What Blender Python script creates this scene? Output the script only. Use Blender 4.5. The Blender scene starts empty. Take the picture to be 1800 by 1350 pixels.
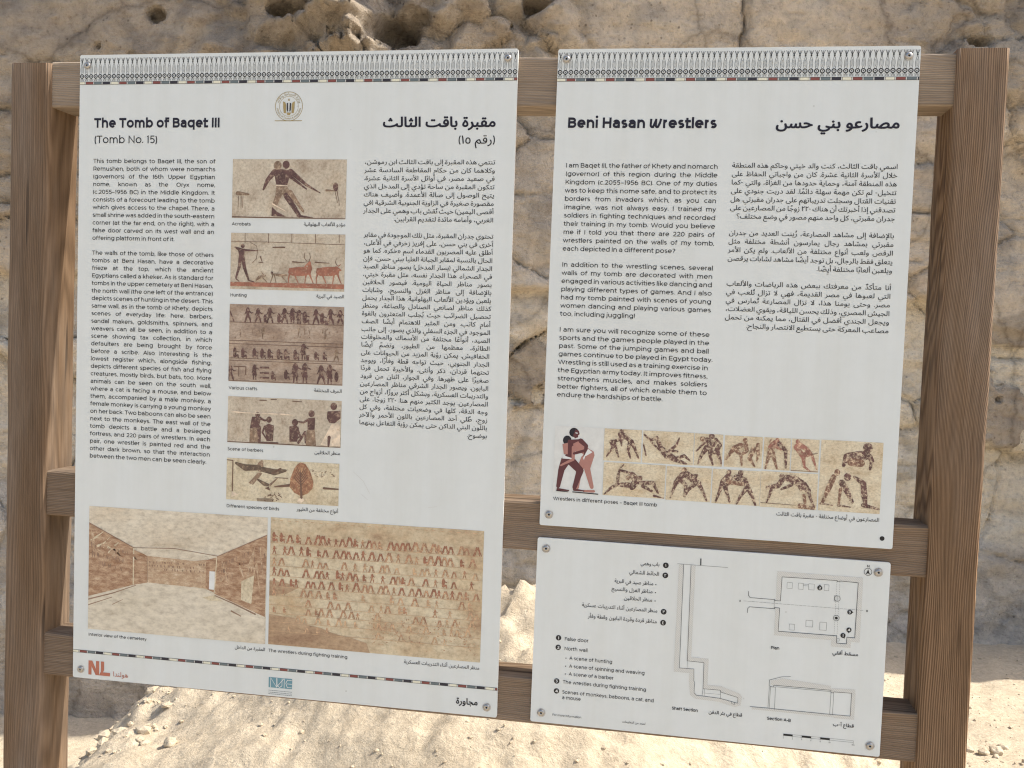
import bpy, bmesh, math, random
from mathutils import Vector, Matrix, noise
from mathutils.geometry import delaunay_2d_cdt
random.seed(7)
C = bpy.context.scene.collection
SC = bpy.context.scene
R = math.radians
Z0 = 1.973                      # height of the panels' top edge above the ground

# ------------------------------------------------------------------ camera
cd = bpy.data.cameras.new('camera'); cam = bpy.data.objects.new('camera', cd); C.objects.link(cam)
cd.sensor_width = 36.0; cd.lens = 1719.63 / 1800 * 36; cd.clip_start = 0.05; cd.clip_end = 500
right = Vector((0.9861, 0.1622, 0.0367)); fwd = Vector((-0.1604, 0.9859, -0.0477)); up = Vector((-0.0439, 0.0412, 0.9982))
cam.matrix_world = Matrix(((right.x, up.x, -fwd.x, 0.9509), (right.y, up.y, -fwd.y, -1.446), (right.z, up.z, -fwd.z, -0.4232 + Z0), (0, 0, 0, 1)))
SC.camera = cam

# ------------------------------------------------------------------ sky and sun
SUN = Vector((0.85, 0.12, 1.0)).normalized()
el = math.asin(SUN.z); az = math.atan2(SUN.x, SUN.y)
w = bpy.data.worlds.new('World'); SC.world = w; w.use_nodes = True
nt = w.node_tree; bg = nt.nodes['Background']
sky = nt.nodes.new('ShaderNodeTexSky'); sky.sky_type = 'NISHITA'; sky.sun_disc = False
sky.sun_elevation = el; sky.sun_rotation = az; sky.dust_density = 3.0; sky.air_density = 1.0
nt.links.new(sky.outputs[0], bg.inputs[0]); bg.inputs[1].default_value = 0.15
ld = bpy.data.lights.new('sun', 'SUN'); ld.energy = 3.7; ld.angle = R(0.53); ld.color = (1.0, 0.95, 0.86)
sun = bpy.data.objects.new('sun', ld); C.objects.link(sun); sun.rotation_euler = (-SUN).to_track_quat('-Z', 'Y').to_euler()
SC.view_settings.view_transform = 'Standard'; SC.view_settings.look = 'None'
SC.view_settings.exposure = 0.72; SC.view_settings.gamma = 1.0
SC.cycles.filter_width = 1.15; SC.cycles.use_denoising = True; SC.cycles.denoising_prefilter = 'NONE'; SC.cycles.denoising_input_passes = 'RGB_ALBEDO_NORMAL'; SC.cycles.use_adaptive_sampling = False

# ------------------------------------------------------------------ helpers
def lin(c): return tuple((x / 12.92 if x <= 0.04045 else ((x + 0.055) / 1.055) ** 2.4) for x in (v / 255 for v in c))
def A(r, g, b, k=1.17): return tuple(min(0.9, v * k) for v in lin((r, g, b))) + (1,)     # printed colour -> albedo
def tag(o, label=None, cat=None, group=None, kind=None):
    if label: o['label'] = label
    if cat: o['category'] = cat
    if group: o['group'] = group
    if kind: o['kind'] = kind
    return o
def empty(name, loc, parent=None):
    o = bpy.data.objects.new(name, None); C.objects.link(o); o.location = loc; o.empty_display_size = 0.1
    if parent: o.parent = parent
    return o
def mesh(name, verts, faces, mats, parent=None, loc=(0, 0, 0), mi=None, smooth=False):
    m = bpy.data.meshes.new(name); m.from_pydata(verts, [], faces)
    for x in (mats if isinstance(mats, (list, tuple)) else [mats]): m.materials.append(x)
    if mi: m.polygons.foreach_set('material_index', mi)
    if smooth: m.polygons.foreach_set('use_smooth', [True] * len(m.polygons))
    m.update()
    o = bpy.data.objects.new(name, m); C.objects.link(o); o.location = loc
    if parent: o.parent = parent
    return o
def bm_obj(name, bm, mats, parent=None, loc=(0, 0, 0), smooth=False):
    m = bpy.data.meshes.new(name); bm.to_mesh(m); bm.free()
    for x in (mats if isinstance(mats, (list, tuple)) else [mats]): m.materials.append(x)
    if smooth: m.polygons.foreach_set('use_smooth', [True] * len(m.polygons))
    o = bpy.data.objects.new(name, m); C.objects.link(o); o.location = loc
    if parent: o.parent = parent
    return o
class NT:
    def __init__(s, name):
        s.m = bpy.data.materials.new(name); s.m.use_nodes = True; s.t = s.m.node_tree; s.p = s.t.nodes['Principled BSDF']
    def n(s, typ, **k):
        x = s.t.nodes.new('ShaderNode' + typ)
        for a, b in k.items():
            if a.startswith('i_'): x.inputs[int(a[2:]) if a[2:].isdigit() else a[2:].replace('_', ' ')].default_value = b
            else: setattr(x, a, b)
        return x
    def l(s, a, b, ai=0, bi=0): s.t.links.new(a.outputs[ai], b.inputs[bi]); return b
    def coord(s, sc=(1, 1, 1), loc=(0, 0, 0)):
        c = s.n('TexCoord'); m = s.n('Mapping'); m.inputs['Scale'].default_value = sc; m.inputs['Location'].default_value = loc
        s.l(c, m, 3, 0); return m
    def noise(s, vec, scale, detail=6, rough=0.6, dist=0.0):
        x = s.n('TexNoise'); x.inputs['Scale'].default_value = scale; x.inputs['Detail'].default_value = detail
        x.inputs['Roughness'].default_value = rough; x.inputs['Distortion'].default_value = dist; s.l(vec, x, 0, 0); return x
    def ramp(s, src, stops, idx=0):
        x = s.n('ValToRGB'); e = x.color_ramp.elements
        while len(e) < len(stops): e.new(0.5)
        for a, (p, c) in zip(e, stops): a.position = p; a.color = c if len(c) == 4 else (*c, 1)
        s.l(src, x, idx, 0); return x
    def mix(s, f, a, b, blend='MIX'):
        x = s.n('Mix', data_type='RGBA', blend_type=blend)
        for i, v in ((0, f), (6, a), (7, b)):
            if isinstance(v, (float, int, tuple)): x.inputs[i].default_value = v
            else: s.t.links.new(v.outputs[2 if v.bl_idname == 'ShaderNodeMix' else 0], x.inputs[i])
        return x
    def base(s, x): s.t.links.new(x.outputs[2 if x.bl_idname == 'ShaderNodeMix' else 0], s.p.inputs['Base Color'])
    def bump(s, h, strength, dist, hi=0):
        b = s.n('Bump'); b.inputs['Strength'].default_value = strength; b.inputs['Distance'].default_value = dist
        s.t.links.new(h.outputs[hi], b.inputs['Height']); s.t.links.new(b.outputs[0], s.p.inputs['Normal']); return b
def plain(name, col, rough=0.6, metal=0.0):
    x = NT(name); x.p.inputs['Base Color'].default_value = col; x.p.inputs['Roughness'].default_value = rough
    x.p.inputs['Metallic'].default_value = metal; x.p.inputs['Specular IOR Level'].default_value = 0.3; return x.m
def ink(name, col, wear=0.06):                      # printed ink, a little mottled
    x = NT(name); v = x.coord(); n = x.noise(v, 90, 4)
    r = x.ramp(n, [(0.3, tuple(c * (1 - wear) for c in col[:3])), (0.7, tuple(min(1, c * (1 + wear) + 0.004) for c in col[:3]))])
    x.base(r); x.p.inputs['Roughness'].default_value = 0.5; x.p.inputs['Specular IOR Level'].default_value = 0.25; return x.m

# ------------------------------------------------------------------ rock and sand materials
def rock_mat():
    x = NT('sandstone'); v = x.coord()
    big = x.noise(v, 1.3, 5, 0.6, 0.6); vs = x.coord((1.0, 1.0, 3.2)); st = x.noise(vs, 4.0, 8, 0.68, 0.4); fine = x.noise(v, 38, 8, 0.7)
    crust = x.ramp(big, [(0.30, (0.50, 0.415, 0.32)), (0.47, (0.67, 0.565, 0.44)), (0.56, (0.75, 0.635, 0.49)), (0.72, (0.58, 0.51, 0.425))])
    crust2 = x.mix(0.62, crust, x.ramp(st, [(0.28, (0.43, 0.355, 0.285)), (0.46, (0.69, 0.585, 0.46)), (0.68, (0.78, 0.68, 0.54))]))
    pale = x.ramp(st, [(0.28, (0.56, 0.46, 0.34)), (0.44, (0.78, 0.67, 0.50)), (0.60, (0.85, 0.76, 0.61)), (0.75, (0.74, 0.65, 0.52))])
    grey = x.ramp(st, [(0.3, (0.46, 0.40, 0.33)), (0.6, (0.66, 0.585, 0.48))])
    pv = x.n('TexVoronoi'); pv.inputs['Scale'].default_value = 21; x.l(v, pv); pr_ = x.ramp(pv, [(0.0, (0.42, 0.40, 0.38)), (0.10, (0.62, 0.6, 0.58)), (0.17, (1, 1, 1))])  # dark pits: small shadows painted into the rock colour, without relief
    at = x.n('Attribute', attribute_name='layer'); sep = x.n('SeparateColor'); x.l(at, sep, 0, 0)
    def mixch(i, a, b):
        m = x.n('Mix', data_type='RGBA')
        x.t.links.new(sep.outputs[i], m.inputs[0])
        for k, q in ((6, a), (7, b)): x.t.links.new(q.outputs[2 if q.bl_idname == 'ShaderNodeMix' else 0], m.inputs[k])
        return m
    dkc = x.mix(1.0, crust2, (0.68, 0.665, 0.655, 1), 'MULTIPLY'); crust3 = mixch(2, crust2, dkc); col = mixch(0, crust3, pale); col = mixch(1, col, grey)
    f2 = x.ramp(fine, [(0.30, (0.70, 0.69, 0.68)), (0.46, (0.99, 0.99, 0.99)), (0.72, (1.18, 1.18, 1.18))])
    col = x.mix(1.0, col, f2, 'MULTIPLY')
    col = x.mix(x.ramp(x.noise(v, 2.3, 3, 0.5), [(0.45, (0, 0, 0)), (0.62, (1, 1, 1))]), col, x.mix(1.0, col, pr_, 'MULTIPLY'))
    blotch = x.noise(v, 3.1, 3, 0.5, 1.2); bl = x.ramp(blotch, [(0.52, (0, 0, 0)), (0.66, (1, 1, 1))])
    dk = x.mix(1.0, col, (0.72, 0.74, 0.78, 1), 'MULTIPLY'); mm = x.n('Mix', data_type='RGBA')
    x.t.links.new(bl.outputs[0], mm.inputs[0]); x.t.links.new(col.outputs[2], mm.inputs[6]); x.t.links.new(dk.outputs[2], mm.inputs[7])
    crk = x.n('TexVoronoi', feature='DISTANCE_TO_EDGE'); crk.inputs['Scale'].default_value = 1.15
    wv = x.n('Mix', data_type='VECTOR'); wv.inputs[0].default_value = 0.16
    x.t.links.new(v.outputs[0], wv.inputs[4]); x.t.links.new(x.noise(v, 3.5, 5, 0.6).outputs[1], wv.inputs[5]); x.t.links.new(wv.outputs[1], crk.inputs['Vector'])
    ck = x.ramp(crk, [(0.0, (0.38, 0.36, 0.34)), (0.012, (0.8, 0.8, 0.8)), (0.03, (1, 1, 1))]); mm = x.mix(0.55, mm, x.mix(1.0, mm, ck, 'MULTIPLY'))
    x.base(mm); x.p.inputs['Roughness'].default_value = 0.95; x.p.inputs['Specular IOR Level'].default_value = 0.1
    add = x.n('Math', operation='ADD'); x.t.links.new(fine.outputs[0], add.inputs[0]); x.t.links.new(st.outputs[0], add.inputs[1])
    x.bump(add, 1.0, 0.035); return x.m
def sand_mat(name, k=1.0):
    x = NT(name); v = x.coord(); a = x.noise(v, 3.0, 8, 0.62); b = x.noise(v, 55, 6, 0.7); s = x.noise(x.coord((1, 1.6, 1)), 17, 9, 0.78, 0.3)
    c = x.ramp(a, [(0.3, (0.520 * k, 0.435 * k, 0.316 * k)), (0.7, (0.633 * k, 0.537 * k, 0.395 * k))])
    c = x.mix(0.5, c, x.ramp(s, [(0.34, (0.407 * k, 0.328 * k, 0.232 * k)), (0.52, (0.610 * k, 0.514 * k, 0.379 * k)), (0.7, (0.678 * k, 0.588 * k, 0.446 * k))]))
    vo = x.n('TexVoronoi'); vo.inputs['Scale'].default_value = 26; x.l(v, vo)
    c = x.mix(0.35, c, x.mix(1.0, c, x.ramp(vo, [(0.0, (0.72, 0.70, 0.68)), (0.25, (1.05, 1.05, 1.05))]), 'MULTIPLY'))
    c = x.mix(1.0, c, x.ramp(b, [(0.3, (0.82, 0.81, 0.80)), (0.7, (1.12, 1.12, 1.12))]), 'MULTIPLY')
    x.base(c); x.p.inputs['Roughness'].default_value = 0.97; x.p.inputs['Specular IOR Level'].default_value = 0.1
    add = x.n('Math', operation='ADD'); x.t.links.new(b.outputs[0], add.inputs[0]); x.t.links.new(s.outputs[0], add.inputs[1])
    x.bump(add, 0.8, 0.010); return x.m
ROCK = rock_mat(); SAND = sand_mat('pale_sand'); STONE = sand_mat('pale_stone', 1.05)

# ------------------------------------------------------------------ terrain
def ss(a, b, x):
    t = max(0.0, min(1.0, (x - a) / (b - a))); return t * t * (3 - 2 * t)
def fr(x, y, z, o=5, H=0.9): return noise.fractal(Vector((x, y, z)), H, 2.1, o)
def lerp_tab(tab, x):
    if x <= tab[0][0]: return tab[0][1]
    for (a, b), (c, d) in zip(tab, tab[1:]):
        if x <= c: return b + (d - b) * (x - a) / (c - a)
    return tab[-1][1]
def axis(segs):
    out = []
    for a, b, st in segs:
        n = max(1, round((b - a) / st)); out += [a + (b - a) * i / n for i in range(n)]
    out.append(segs[-1][1]); return out
def grid(name, xs, ys, fn, mat, smooth=True, loc=(0, 0, 0)):
    V = [fn(x, y) for y in ys for x in xs]; n = len(xs)
    F = [(j * n + i, j * n + i + 1, (j + 1) * n + i + 1, (j + 1) * n + i) for j in range(len(ys) - 1) for i in range(n - 1)]
    return mesh(name, V, F, mat, None, loc, smooth=smooth)
def ground_h(x, y):
    dip = -0.50 * ss(-0.55, -1.25, x) * ss(0.9, 1.5, y) * ss(-7, -4.5, x)
    f = 0.035 * fr(x * 0.9, y * 0.9, 3.1, 4) + 0.012 * fr(x * 5, y * 5, 1.7, 4) + 0.006 * fr(x * 22, y * 22, 6.3, 3)
    return dip + f
gx = axis([(-60, -12, 4), (-12, -3, 0.6), (-3, 3.4, 0.025), (3.4, 12, 0.6), (12, 60, 4)])
gy = axis([(-60, -12, 4), (-12, -1, 0.6), (-1, 1.4, 0.1), (1.4, 4.8, 0.025), (4.8, 9, 0.6)])
g = grid('ground', gx, gy, lambda x, y: (x, y, ground_h(x, y)), SAND); tag(g, kind='structure')
MX = [(-1.02, 0.0), (-0.92, 0.06), (-0.77, 0.22), (-0.66, 0.36), (-0.50, 0.50), (-0.2, 0.60), (0.2, 0.73), (0.55, 0.83), (0.9, 0.80), (1.3, 0.58), (1.7, 0.33), (2.1, 0.12), (2.5, 0.0)]
MY = [(-0.1, 0.0), (0.3, 0.30), (0.8, 0.78), (1.2, 1.0), (1.45, 0.96), (1.75, 0.6), (2.05, 0.2), (2.3, 0.0)]
def mound(x, y):
    wx = x + 0.05 * fr(x * 3, y * 3, 9.0, 4); wy = y + 0.05 * fr(x * 3, y * 3, 4.0, 4)
    h = lerp_tab(MX, wx) * lerp_tab(MY, wy)
    edge = ss(0.0, 0.12, h)
    crag = max(0.0, fr(x * 6, y * 6, 2.2, 5)) * 0.03 + 0.012 * fr(x * 16, y * 16, 8.8, 4)
    h += edge * (crag * (0.45 + 1.6 * ss(-0.35, -0.75, x) + 2.4 * ss(0.85, 1.2, y) * ss(-0.2, 0.2, x)) + 0.012 * fr(x * 4, y * 7, 0.3, 4) + 0.007 * abs(fr(x * 34, y * 34, 5.5, 3)))
    return (x, y, ground_h(x, y) - 0.03 + h - 0.02 * (1 - edge))
tag(grid('mound', axis([(-1.4, 2.7, 0.014)]), axis([(-0.2, 2.45, 0.014)]), mound, SAND), kind='structure')

# cliff: x along, h height; a tall unseen buttress, added at right, keeps the wall in shade
def wall_y(x):
    y = 3.45 + 0.27 * x if x > -0.7 else 3.261 + 0.12 * (x + 0.7)
    if x > 3.3: y = y + (3.72 - y) * ss(3.45, 4.05, x) + 0.30 * max(0, x - 4.05)
    return y
LAY = {}; STN = {}
def cell(x, h, s):
    d, p = noise.voronoi(Vector((x * s, h * s * 1.25, 2.7)))
    return d[0], d[1] - d[0], noise.cell(Vector((p[0].x * 9.1, p[0].y * 9.1, 0.5)))
HOLES = [(-0.47, 3.02, 0.12, 0.075, 0.20), (-0.36, 3.10, 0.05, 0.035, 0.10), (-1.0, 3.12, 0.10, 0.05, 0.2), (0.19, 3.215, 0.06, 0.04, 0.16), (-1.66, 3.09, 0.05, 0.04, 0.1), (2.47, 3.195, 0.07, 0.035, 0.12), (2.705, 1.31, 0.02, 0.012, 0.06), (2.19, 1.23, 0.016, 0.011, 0.05), (-1.95, 2.93, 0.012, 0.015, 0.04)]
def cliff(x, h):
    y = wall_y(x)
    d = 0.07 * fr(x * 0.8, h * 0.8, 0.0, 3) + 0.030 * fr(x * 2.2, h * 3.5, 5.0, 4) + 0.012 * fr(x * 11, h * 15, 1.0, 5) + 0.012 * abs(fr(x * 5, h * 9, 3.0, 4))
    rough = ss(-1.75, -1.25, x + 0.2 * fr(x, h, 7, 3)) * ss(0.62, 0.25, x + 0.1 * fr(x * 2, h * 2, 3, 3)) * ss(2.72, 2.92, h + 0.05 * fr(x * 3, h, 1, 3))
    rough = max(rough, 0.55 * ss(1.9, 2.4, x) * ss(2.2, 2.9, h), 0.8 * ss(3.3, 3.6, h))
    if rough > 0.01:
        c0, e0, r0 = cell(x + 0.06 * fr(x * 4, h * 4, 2, 3), h + 0.05 * fr(x * 4, h * 4, 8, 3), 3.0)
        c1, e1, r1 = cell(x, h + 0.03 * fr(x * 6, h * 6, 8, 3), 7.5)
        d += rough * (0.14 * max(-0.05, r0 - 0.3) + 0.10 * min(1, e0 * 2.6) - 0.05 + 0.035 * min(1, e1 * 3) * (0.4 + r1) + 0.045 * fr(x * 5, h * 6, 4.4, 5))
    # a boulder whose brow catches the sun
    q = ((x + 0.69) / 0.17) ** 2 + ((h - 2.90) / 0.10) ** 2
    d += 0.50 * math.exp(-q * 1.1) * (0.85 + 0.35 * fr(x * 14, h * 16, 2.0, 4))
    q = ((x + 0.78) / 0.22) ** 2 + ((h - 3.05) / 0.06) ** 2
    d += 0.34 * math.exp(-q * 1.1) * (0.85 + 0.35 * fr(x * 14, h * 16, 6.0, 4))
    for hx, hh, rx, rh, dep in HOLES:
        if abs(x - hx) < 2 * rx and abs(h - hh) < 2 * rh:
            q = math.sqrt(((x - hx) / rx) ** 2 + ((h - hh) / rh) ** 2) + 0.18 * fr(x * 16, h * 16, 3, 3)
            d -= dep * ss(1.05, 0.72, q)
    # crust slab above, paler recessed bed below
    wob = 0.035 * fr(x * 4, h * 2, 6.1, 4)
    zb = 1.79 + 0.05 * ss(1.2, 2.2, x) - 0.16 * ss(2.35, 2.75, x) + wob
    pale = ss(zb + 0.012, zb - 0.012, h)
    pat = 0.0
    for px, ph, rx, rh in ((0.12, 1.36, 0.10, 0.16), (0.27, 1.40, 0.10, 0.13), (0.2, 1.24, 0.16, 0.06), (2.62, 1.30, 0.17, 0.17), (2.74, 1.20, 0.14, 0.16), (2.56, 1.12, 0.09, 0.09), (2.8, 1.69, 0.2, 0.09), (1.1, 1.3, 0.3, 0.12), (-0.9, 1.35, 0.4, 0.1)):
        q = ((x - px) / rx) ** 2 + ((h - ph) / rh) ** 2 + 0.75 * fr(x * 8, h * 8, 1.3 + px, 4)
        pat = max(pat, ss(1.1, 0.85, q))
    pale = pale * (1 - pat)
    chip = 0.0
    for px, ph, rx, rh in ((0.29, 1.245, 0.05, 0.05), (0.14, 1.215, 0.08, 0.02), (2.60, 1.40, 0.02, 0.025), (2.60, 1.27, 0.03, 0.06)):
        q = ((x - px) / rx) ** 2 + ((h - ph) / rh) ** 2 + 0.9 * fr(x * 14, h * 14, 1.3, 4)
        chip = max(chip, ss(1.1, 0.85, q))
    pale = max(pale, chip)
    d -= 0.045 * pale
    if h < zb + 0.05: d -= 0.05 * ss(zb + 0.03, zb - 0.02, h) * (1 - ss(zb - 0.05, zb - 0.9, h) * 0.6)
    # bedding cracks and one upright crack
    for hc, ws, dep, am in ((2.285, 0.009, 0.05, 0.02), (2.14, 0.006, 0.02, 0.02), (2.02, 0.005, 0.015, 0.03), (0.94, 0.006, 0.02, 0.04), (0.7, 0.006, 0.02, 0.04), (2.86, 0.006, 0.022, 0.05)):
        e = h - hc - am * fr(x * 2.5, hc * 7, 2.0, 4)
        d -= dep * math.exp(-(e / ws) ** 2) * (0.4 + 0.6 * ss(-0.2, 0.2, fr(x * 1.3, hc * 3, 4, 2)))
    e = x - 1.235 - 0.035 * fr(h * 5, 1.0, 0.3, 4)
    d -= 0.06 * math.exp(-(e / 0.010) ** 2) * ss(2.4, 2.9, h); d += 0.03 * ss(-0.01, 0.01, e) * ss(2.4, 2.9, h) * ss(2.2, 1.8, x)
    if h < 2.9:                                  # broad block faces with stepped joints
        bx, be, br = cell(x + 0.10 * fr(x * 2, h * 2, 2, 3), h * 1.3 + 0.06 * fr(x * 2, h * 2, 8, 3), 1.1)
        d += 0.07 * (br - 0.5) * ss(0.5, 0.7, h) * ss(2.9, 2.75, h) - 0.03 * ss(0.05, 0.0, be)
    # rough grey foot
    foot = ss(0.54, 0.48, h + 0.03 * fr(x * 4, 0, 2.2, 4))
    foot = max(foot, ss(0.35, 0.0, x) * ss(0.75, 0.65, h) if x < 0.4 else 0)
    d += foot * (0.3 + 0.7 * ss(-0.6, 0.3, x)) * (0.05 + 0.05 * fr(x * 4, h * 4, 7.7, 5) + 0.10 * ss(0.35, -0.1, h))
    d += 0.10 * ss(3.5, 4.4, h)
    d *= 1 - 0.88 * ss(3.3, 3.7, x); nx, ny = 0.2607, -0.9654
    stn = 0.95 * pat * (1 - chip) + ss(1.0, -0.2, x + 0.4 * fr(x * .8, h * .8, 9, 3)) * ss(1.7, 2.2, h) + 0.8 * ss(1.5, 2.2, x + 0.3 * fr(x, h * 2, 4, 3)) * ss(2.75, 3.0, h + 0.1 * fr(x * 2, h, 4, 3))
    STN[(x, h)] = max(0.0, min(1.0, stn)); LAY[(x, h)] = (pale * (1 - 0.3 * foot) * (0.45 if x < 1.2 and chip < .5 else 1.0), foot)
    hh = h if h < 3.65 else 3.65 + (h - 3.65) * (1 + 3.2 * ss(3.2, 4.0, x))
    return (x + nx * d, y + ny * d, hh)
cx = axis([(-14, -3.2, 0.4), (-3.2, 3.4, 0.0135), (3.4, 4.4, 0.05), (4.4, 16, 0.4)])
ch = axis([(-0.8, -0.1, 0.1), (-0.1, 3.65, 0.0135), (3.65, 6.0, 0.07)])
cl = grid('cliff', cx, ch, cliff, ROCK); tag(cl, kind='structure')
ca = cl.data.color_attributes.new('layer', 'FLOAT_COLOR', 'POINT')
vals = []
for h in ch:
    for x in cx:
        a, b = LAY[(x, h)]; vals += [a, b, STN[(x, h)], 1]
ca.data.foreach_set('color', vals)
def plateau(x, t):
    p = cliff(x, 6.0); return (p[0], p[1] + t, p[2] + (0.25 * fr(x, t, 3, 3) + 0.08 * t) * min(1, t))
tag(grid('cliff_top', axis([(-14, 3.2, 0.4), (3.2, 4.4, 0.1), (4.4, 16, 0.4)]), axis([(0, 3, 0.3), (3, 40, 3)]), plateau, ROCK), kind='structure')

def stone(x, y, r, label, group, flat=0.65):
    bm = bmesh.new(); bmesh.ops.create_icosphere(bm, subdivisions=3, radius=1)
    s = random.random() * 50; k = (random.uniform(0.8, 1.3), random.uniform(0.7, 1.0), flat)
    for v in bm.verts:
        n = 1 + 0.35 * fr(v.co.x * 1.3 + s, v.co.y * 1.3, v.co.z * 1.3, 3)
        v.co = Vector((v.co.x * k[0], v.co.y * k[1], v.co.z * k[2])) * n * r
    z = max(mound(x, y)[2] if -1.3 < x < 2.6 and -0.1 < y < 2.4 else -9, ground_h(x, y))
    o = bm_obj('stone', bm, STONE, None, (x, y, z + 0.30 * r), True); tag(o, label, 'stone', group); return o

# ------------------------------------------------------------------ timber frame
def wood_mat(name, ax, seed, dark, mid, light, gscale=1.0, knot=None, ridge=0.0):
    x = NT(name); sc = [1, 1, 1]; sc[ax] = 0.045
    tc = x.n('TexCoord'); mp = x.n('Mapping'); mp.inputs['Scale'].default_value = sc; mp.inputs['Location'].default_value = (seed, seed * 0.37, seed * 0.71); x.l(tc, mp, 3, 0)
    lo = x.noise(mp, 14, 3, 0.5); 
    mp2 = x.n('Mapping'); sc2 = [1, 1, 1]; sc2[ax] = 0.16; mp2.inputs['Scale'].default_value = sc2; mp2.inputs['Location'].default_value = (seed * 1.7, seed, seed); x.l(tc, mp2, 3, 0)
    warp = x.noise(mp2, 11, 2, 0.4)
    ad = x.n('VectorMath', operation='MULTIPLY_ADD'); x.t.links.new(warp.outputs[1], ad.inputs[0]); ad.inputs[1].default_value = (0.05, 0.05, 0.05); x.t.links.new(mp.outputs[0], ad.inputs[2])
    src = ad
    if knot:                                         # rings bulge round a knot
        ds = x.n('VectorMath', operation='SUBTRACT'); x.t.links.new(tc.outputs[3], ds.inputs[0]); ds.inputs[1].default_value = knot[0]
        m3 = x.n('VectorMath', operation='MULTIPLY'); x.t.links.new(ds.outputs[0], m3.inputs[0]); m3.inputs[1].default_value = knot[1]
        ln = x.n('VectorMath', operation='LENGTH'); x.t.links.new(m3.outputs[0], ln.inputs[0])
        ex = x.n('Math', operation='POWER'); ex.inputs[0].default_value = 0.32; x.t.links.new(ln.outputs['Value'], ex.inputs[1])
        mu = x.n('Math', operation='MULTIPLY'); x.t.links.new(ex.outputs[0], mu.inputs[0]); mu.inputs[1].default_value = knot[2]
        cb = x.n('CombineXYZ'); x.t.links.new(mu.outputs[0], cb.inputs[0])
        a2 = x.n('VectorMath', operation='ADD'); x.t.links.new(ad.outputs[0], a2.inputs[0]); x.t.links.new(cb.outputs[0], a2.inputs[1]); src = a2
    wv = x.n('TexWave', wave_type='BANDS', bands_direction='X' if ax == 2 else 'Z'); wv.inputs['Scale'].default_value = 62 * gscale
    wv.inputs['Distortion'].default_value = 2.2; wv.inputs['Detail'].default_value = 3; wv.inputs['Detail Scale'].default_value = 1.2
    x.t.links.new(src.outputs[0], wv.inputs['Vector'])
    fib = x.noise(mp, 260, 4, 0.7)
    h_ = 0.5 + 0.5 * ridge; md = tuple(a + (b - a) * h_ for a, b in zip(mid, light)); c = x.ramp(wv, [(0.0, tuple(a + (b - a) * h_ for a, b in zip(mid, dark))), (0.4, mid), (1.0, md)])
    lo2 = x.noise(mp2, 5, 4, 0.6)
    c = x.mix(0.55 - 0.25 * ridge, c, x.ramp(lo2, [(0.3, dark), (0.55, mid), (0.75, light)]))
    c = x.mix(1.0, c, x.ramp(fib, [(0.25, (0.70, 0.69, 0.68)), (0.75, (1.2, 1.2, 1.2))]), 'MULTIPLY')
    chk = x.noise(mp, 55, 2, 0.4); c = x.mix(1.0, c, x.ramp(chk, [(0.27, (0.35, 0.33, 0.31)), (0.31, (1, 1, 1))]), 'MULTIPLY')
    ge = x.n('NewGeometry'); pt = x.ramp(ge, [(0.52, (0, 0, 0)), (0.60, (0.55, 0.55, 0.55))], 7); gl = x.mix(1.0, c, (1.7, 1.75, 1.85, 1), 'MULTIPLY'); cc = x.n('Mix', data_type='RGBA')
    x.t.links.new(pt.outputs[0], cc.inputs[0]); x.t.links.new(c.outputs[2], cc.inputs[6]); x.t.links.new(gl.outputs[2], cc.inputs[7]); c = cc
    wz = x.ramp(x.noise(mp2, 7, 5, 0.65), [(0.44, (0, 0, 0)), (0.68, (0.42, 0.42, 0.42))]); c = x.mix(wz, c, x.mix(1.0, (0.33, 0.285, 0.24, 1), x.ramp(fib, [(0.25, (0.5, 0.5, 0.5)), (0.75, (1.1, 1.1, 1.1))]), 'MULTIPLY'))
    x.base(c); x.p.inputs['Roughness'].default_value = 0.82; x.p.inputs['Specular IOR Level'].default_value = 0.22
    ad3 = x.n('Math', operation='ADD'); x.t.links.new(wv.outputs[0], ad3.inputs[0]); x.t.links.new(fib.outputs[0], ad3.inputs[1])
    x.bump(ad3, 0.45 + 0.4 * ridge, 0.0012); return x.m
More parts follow.
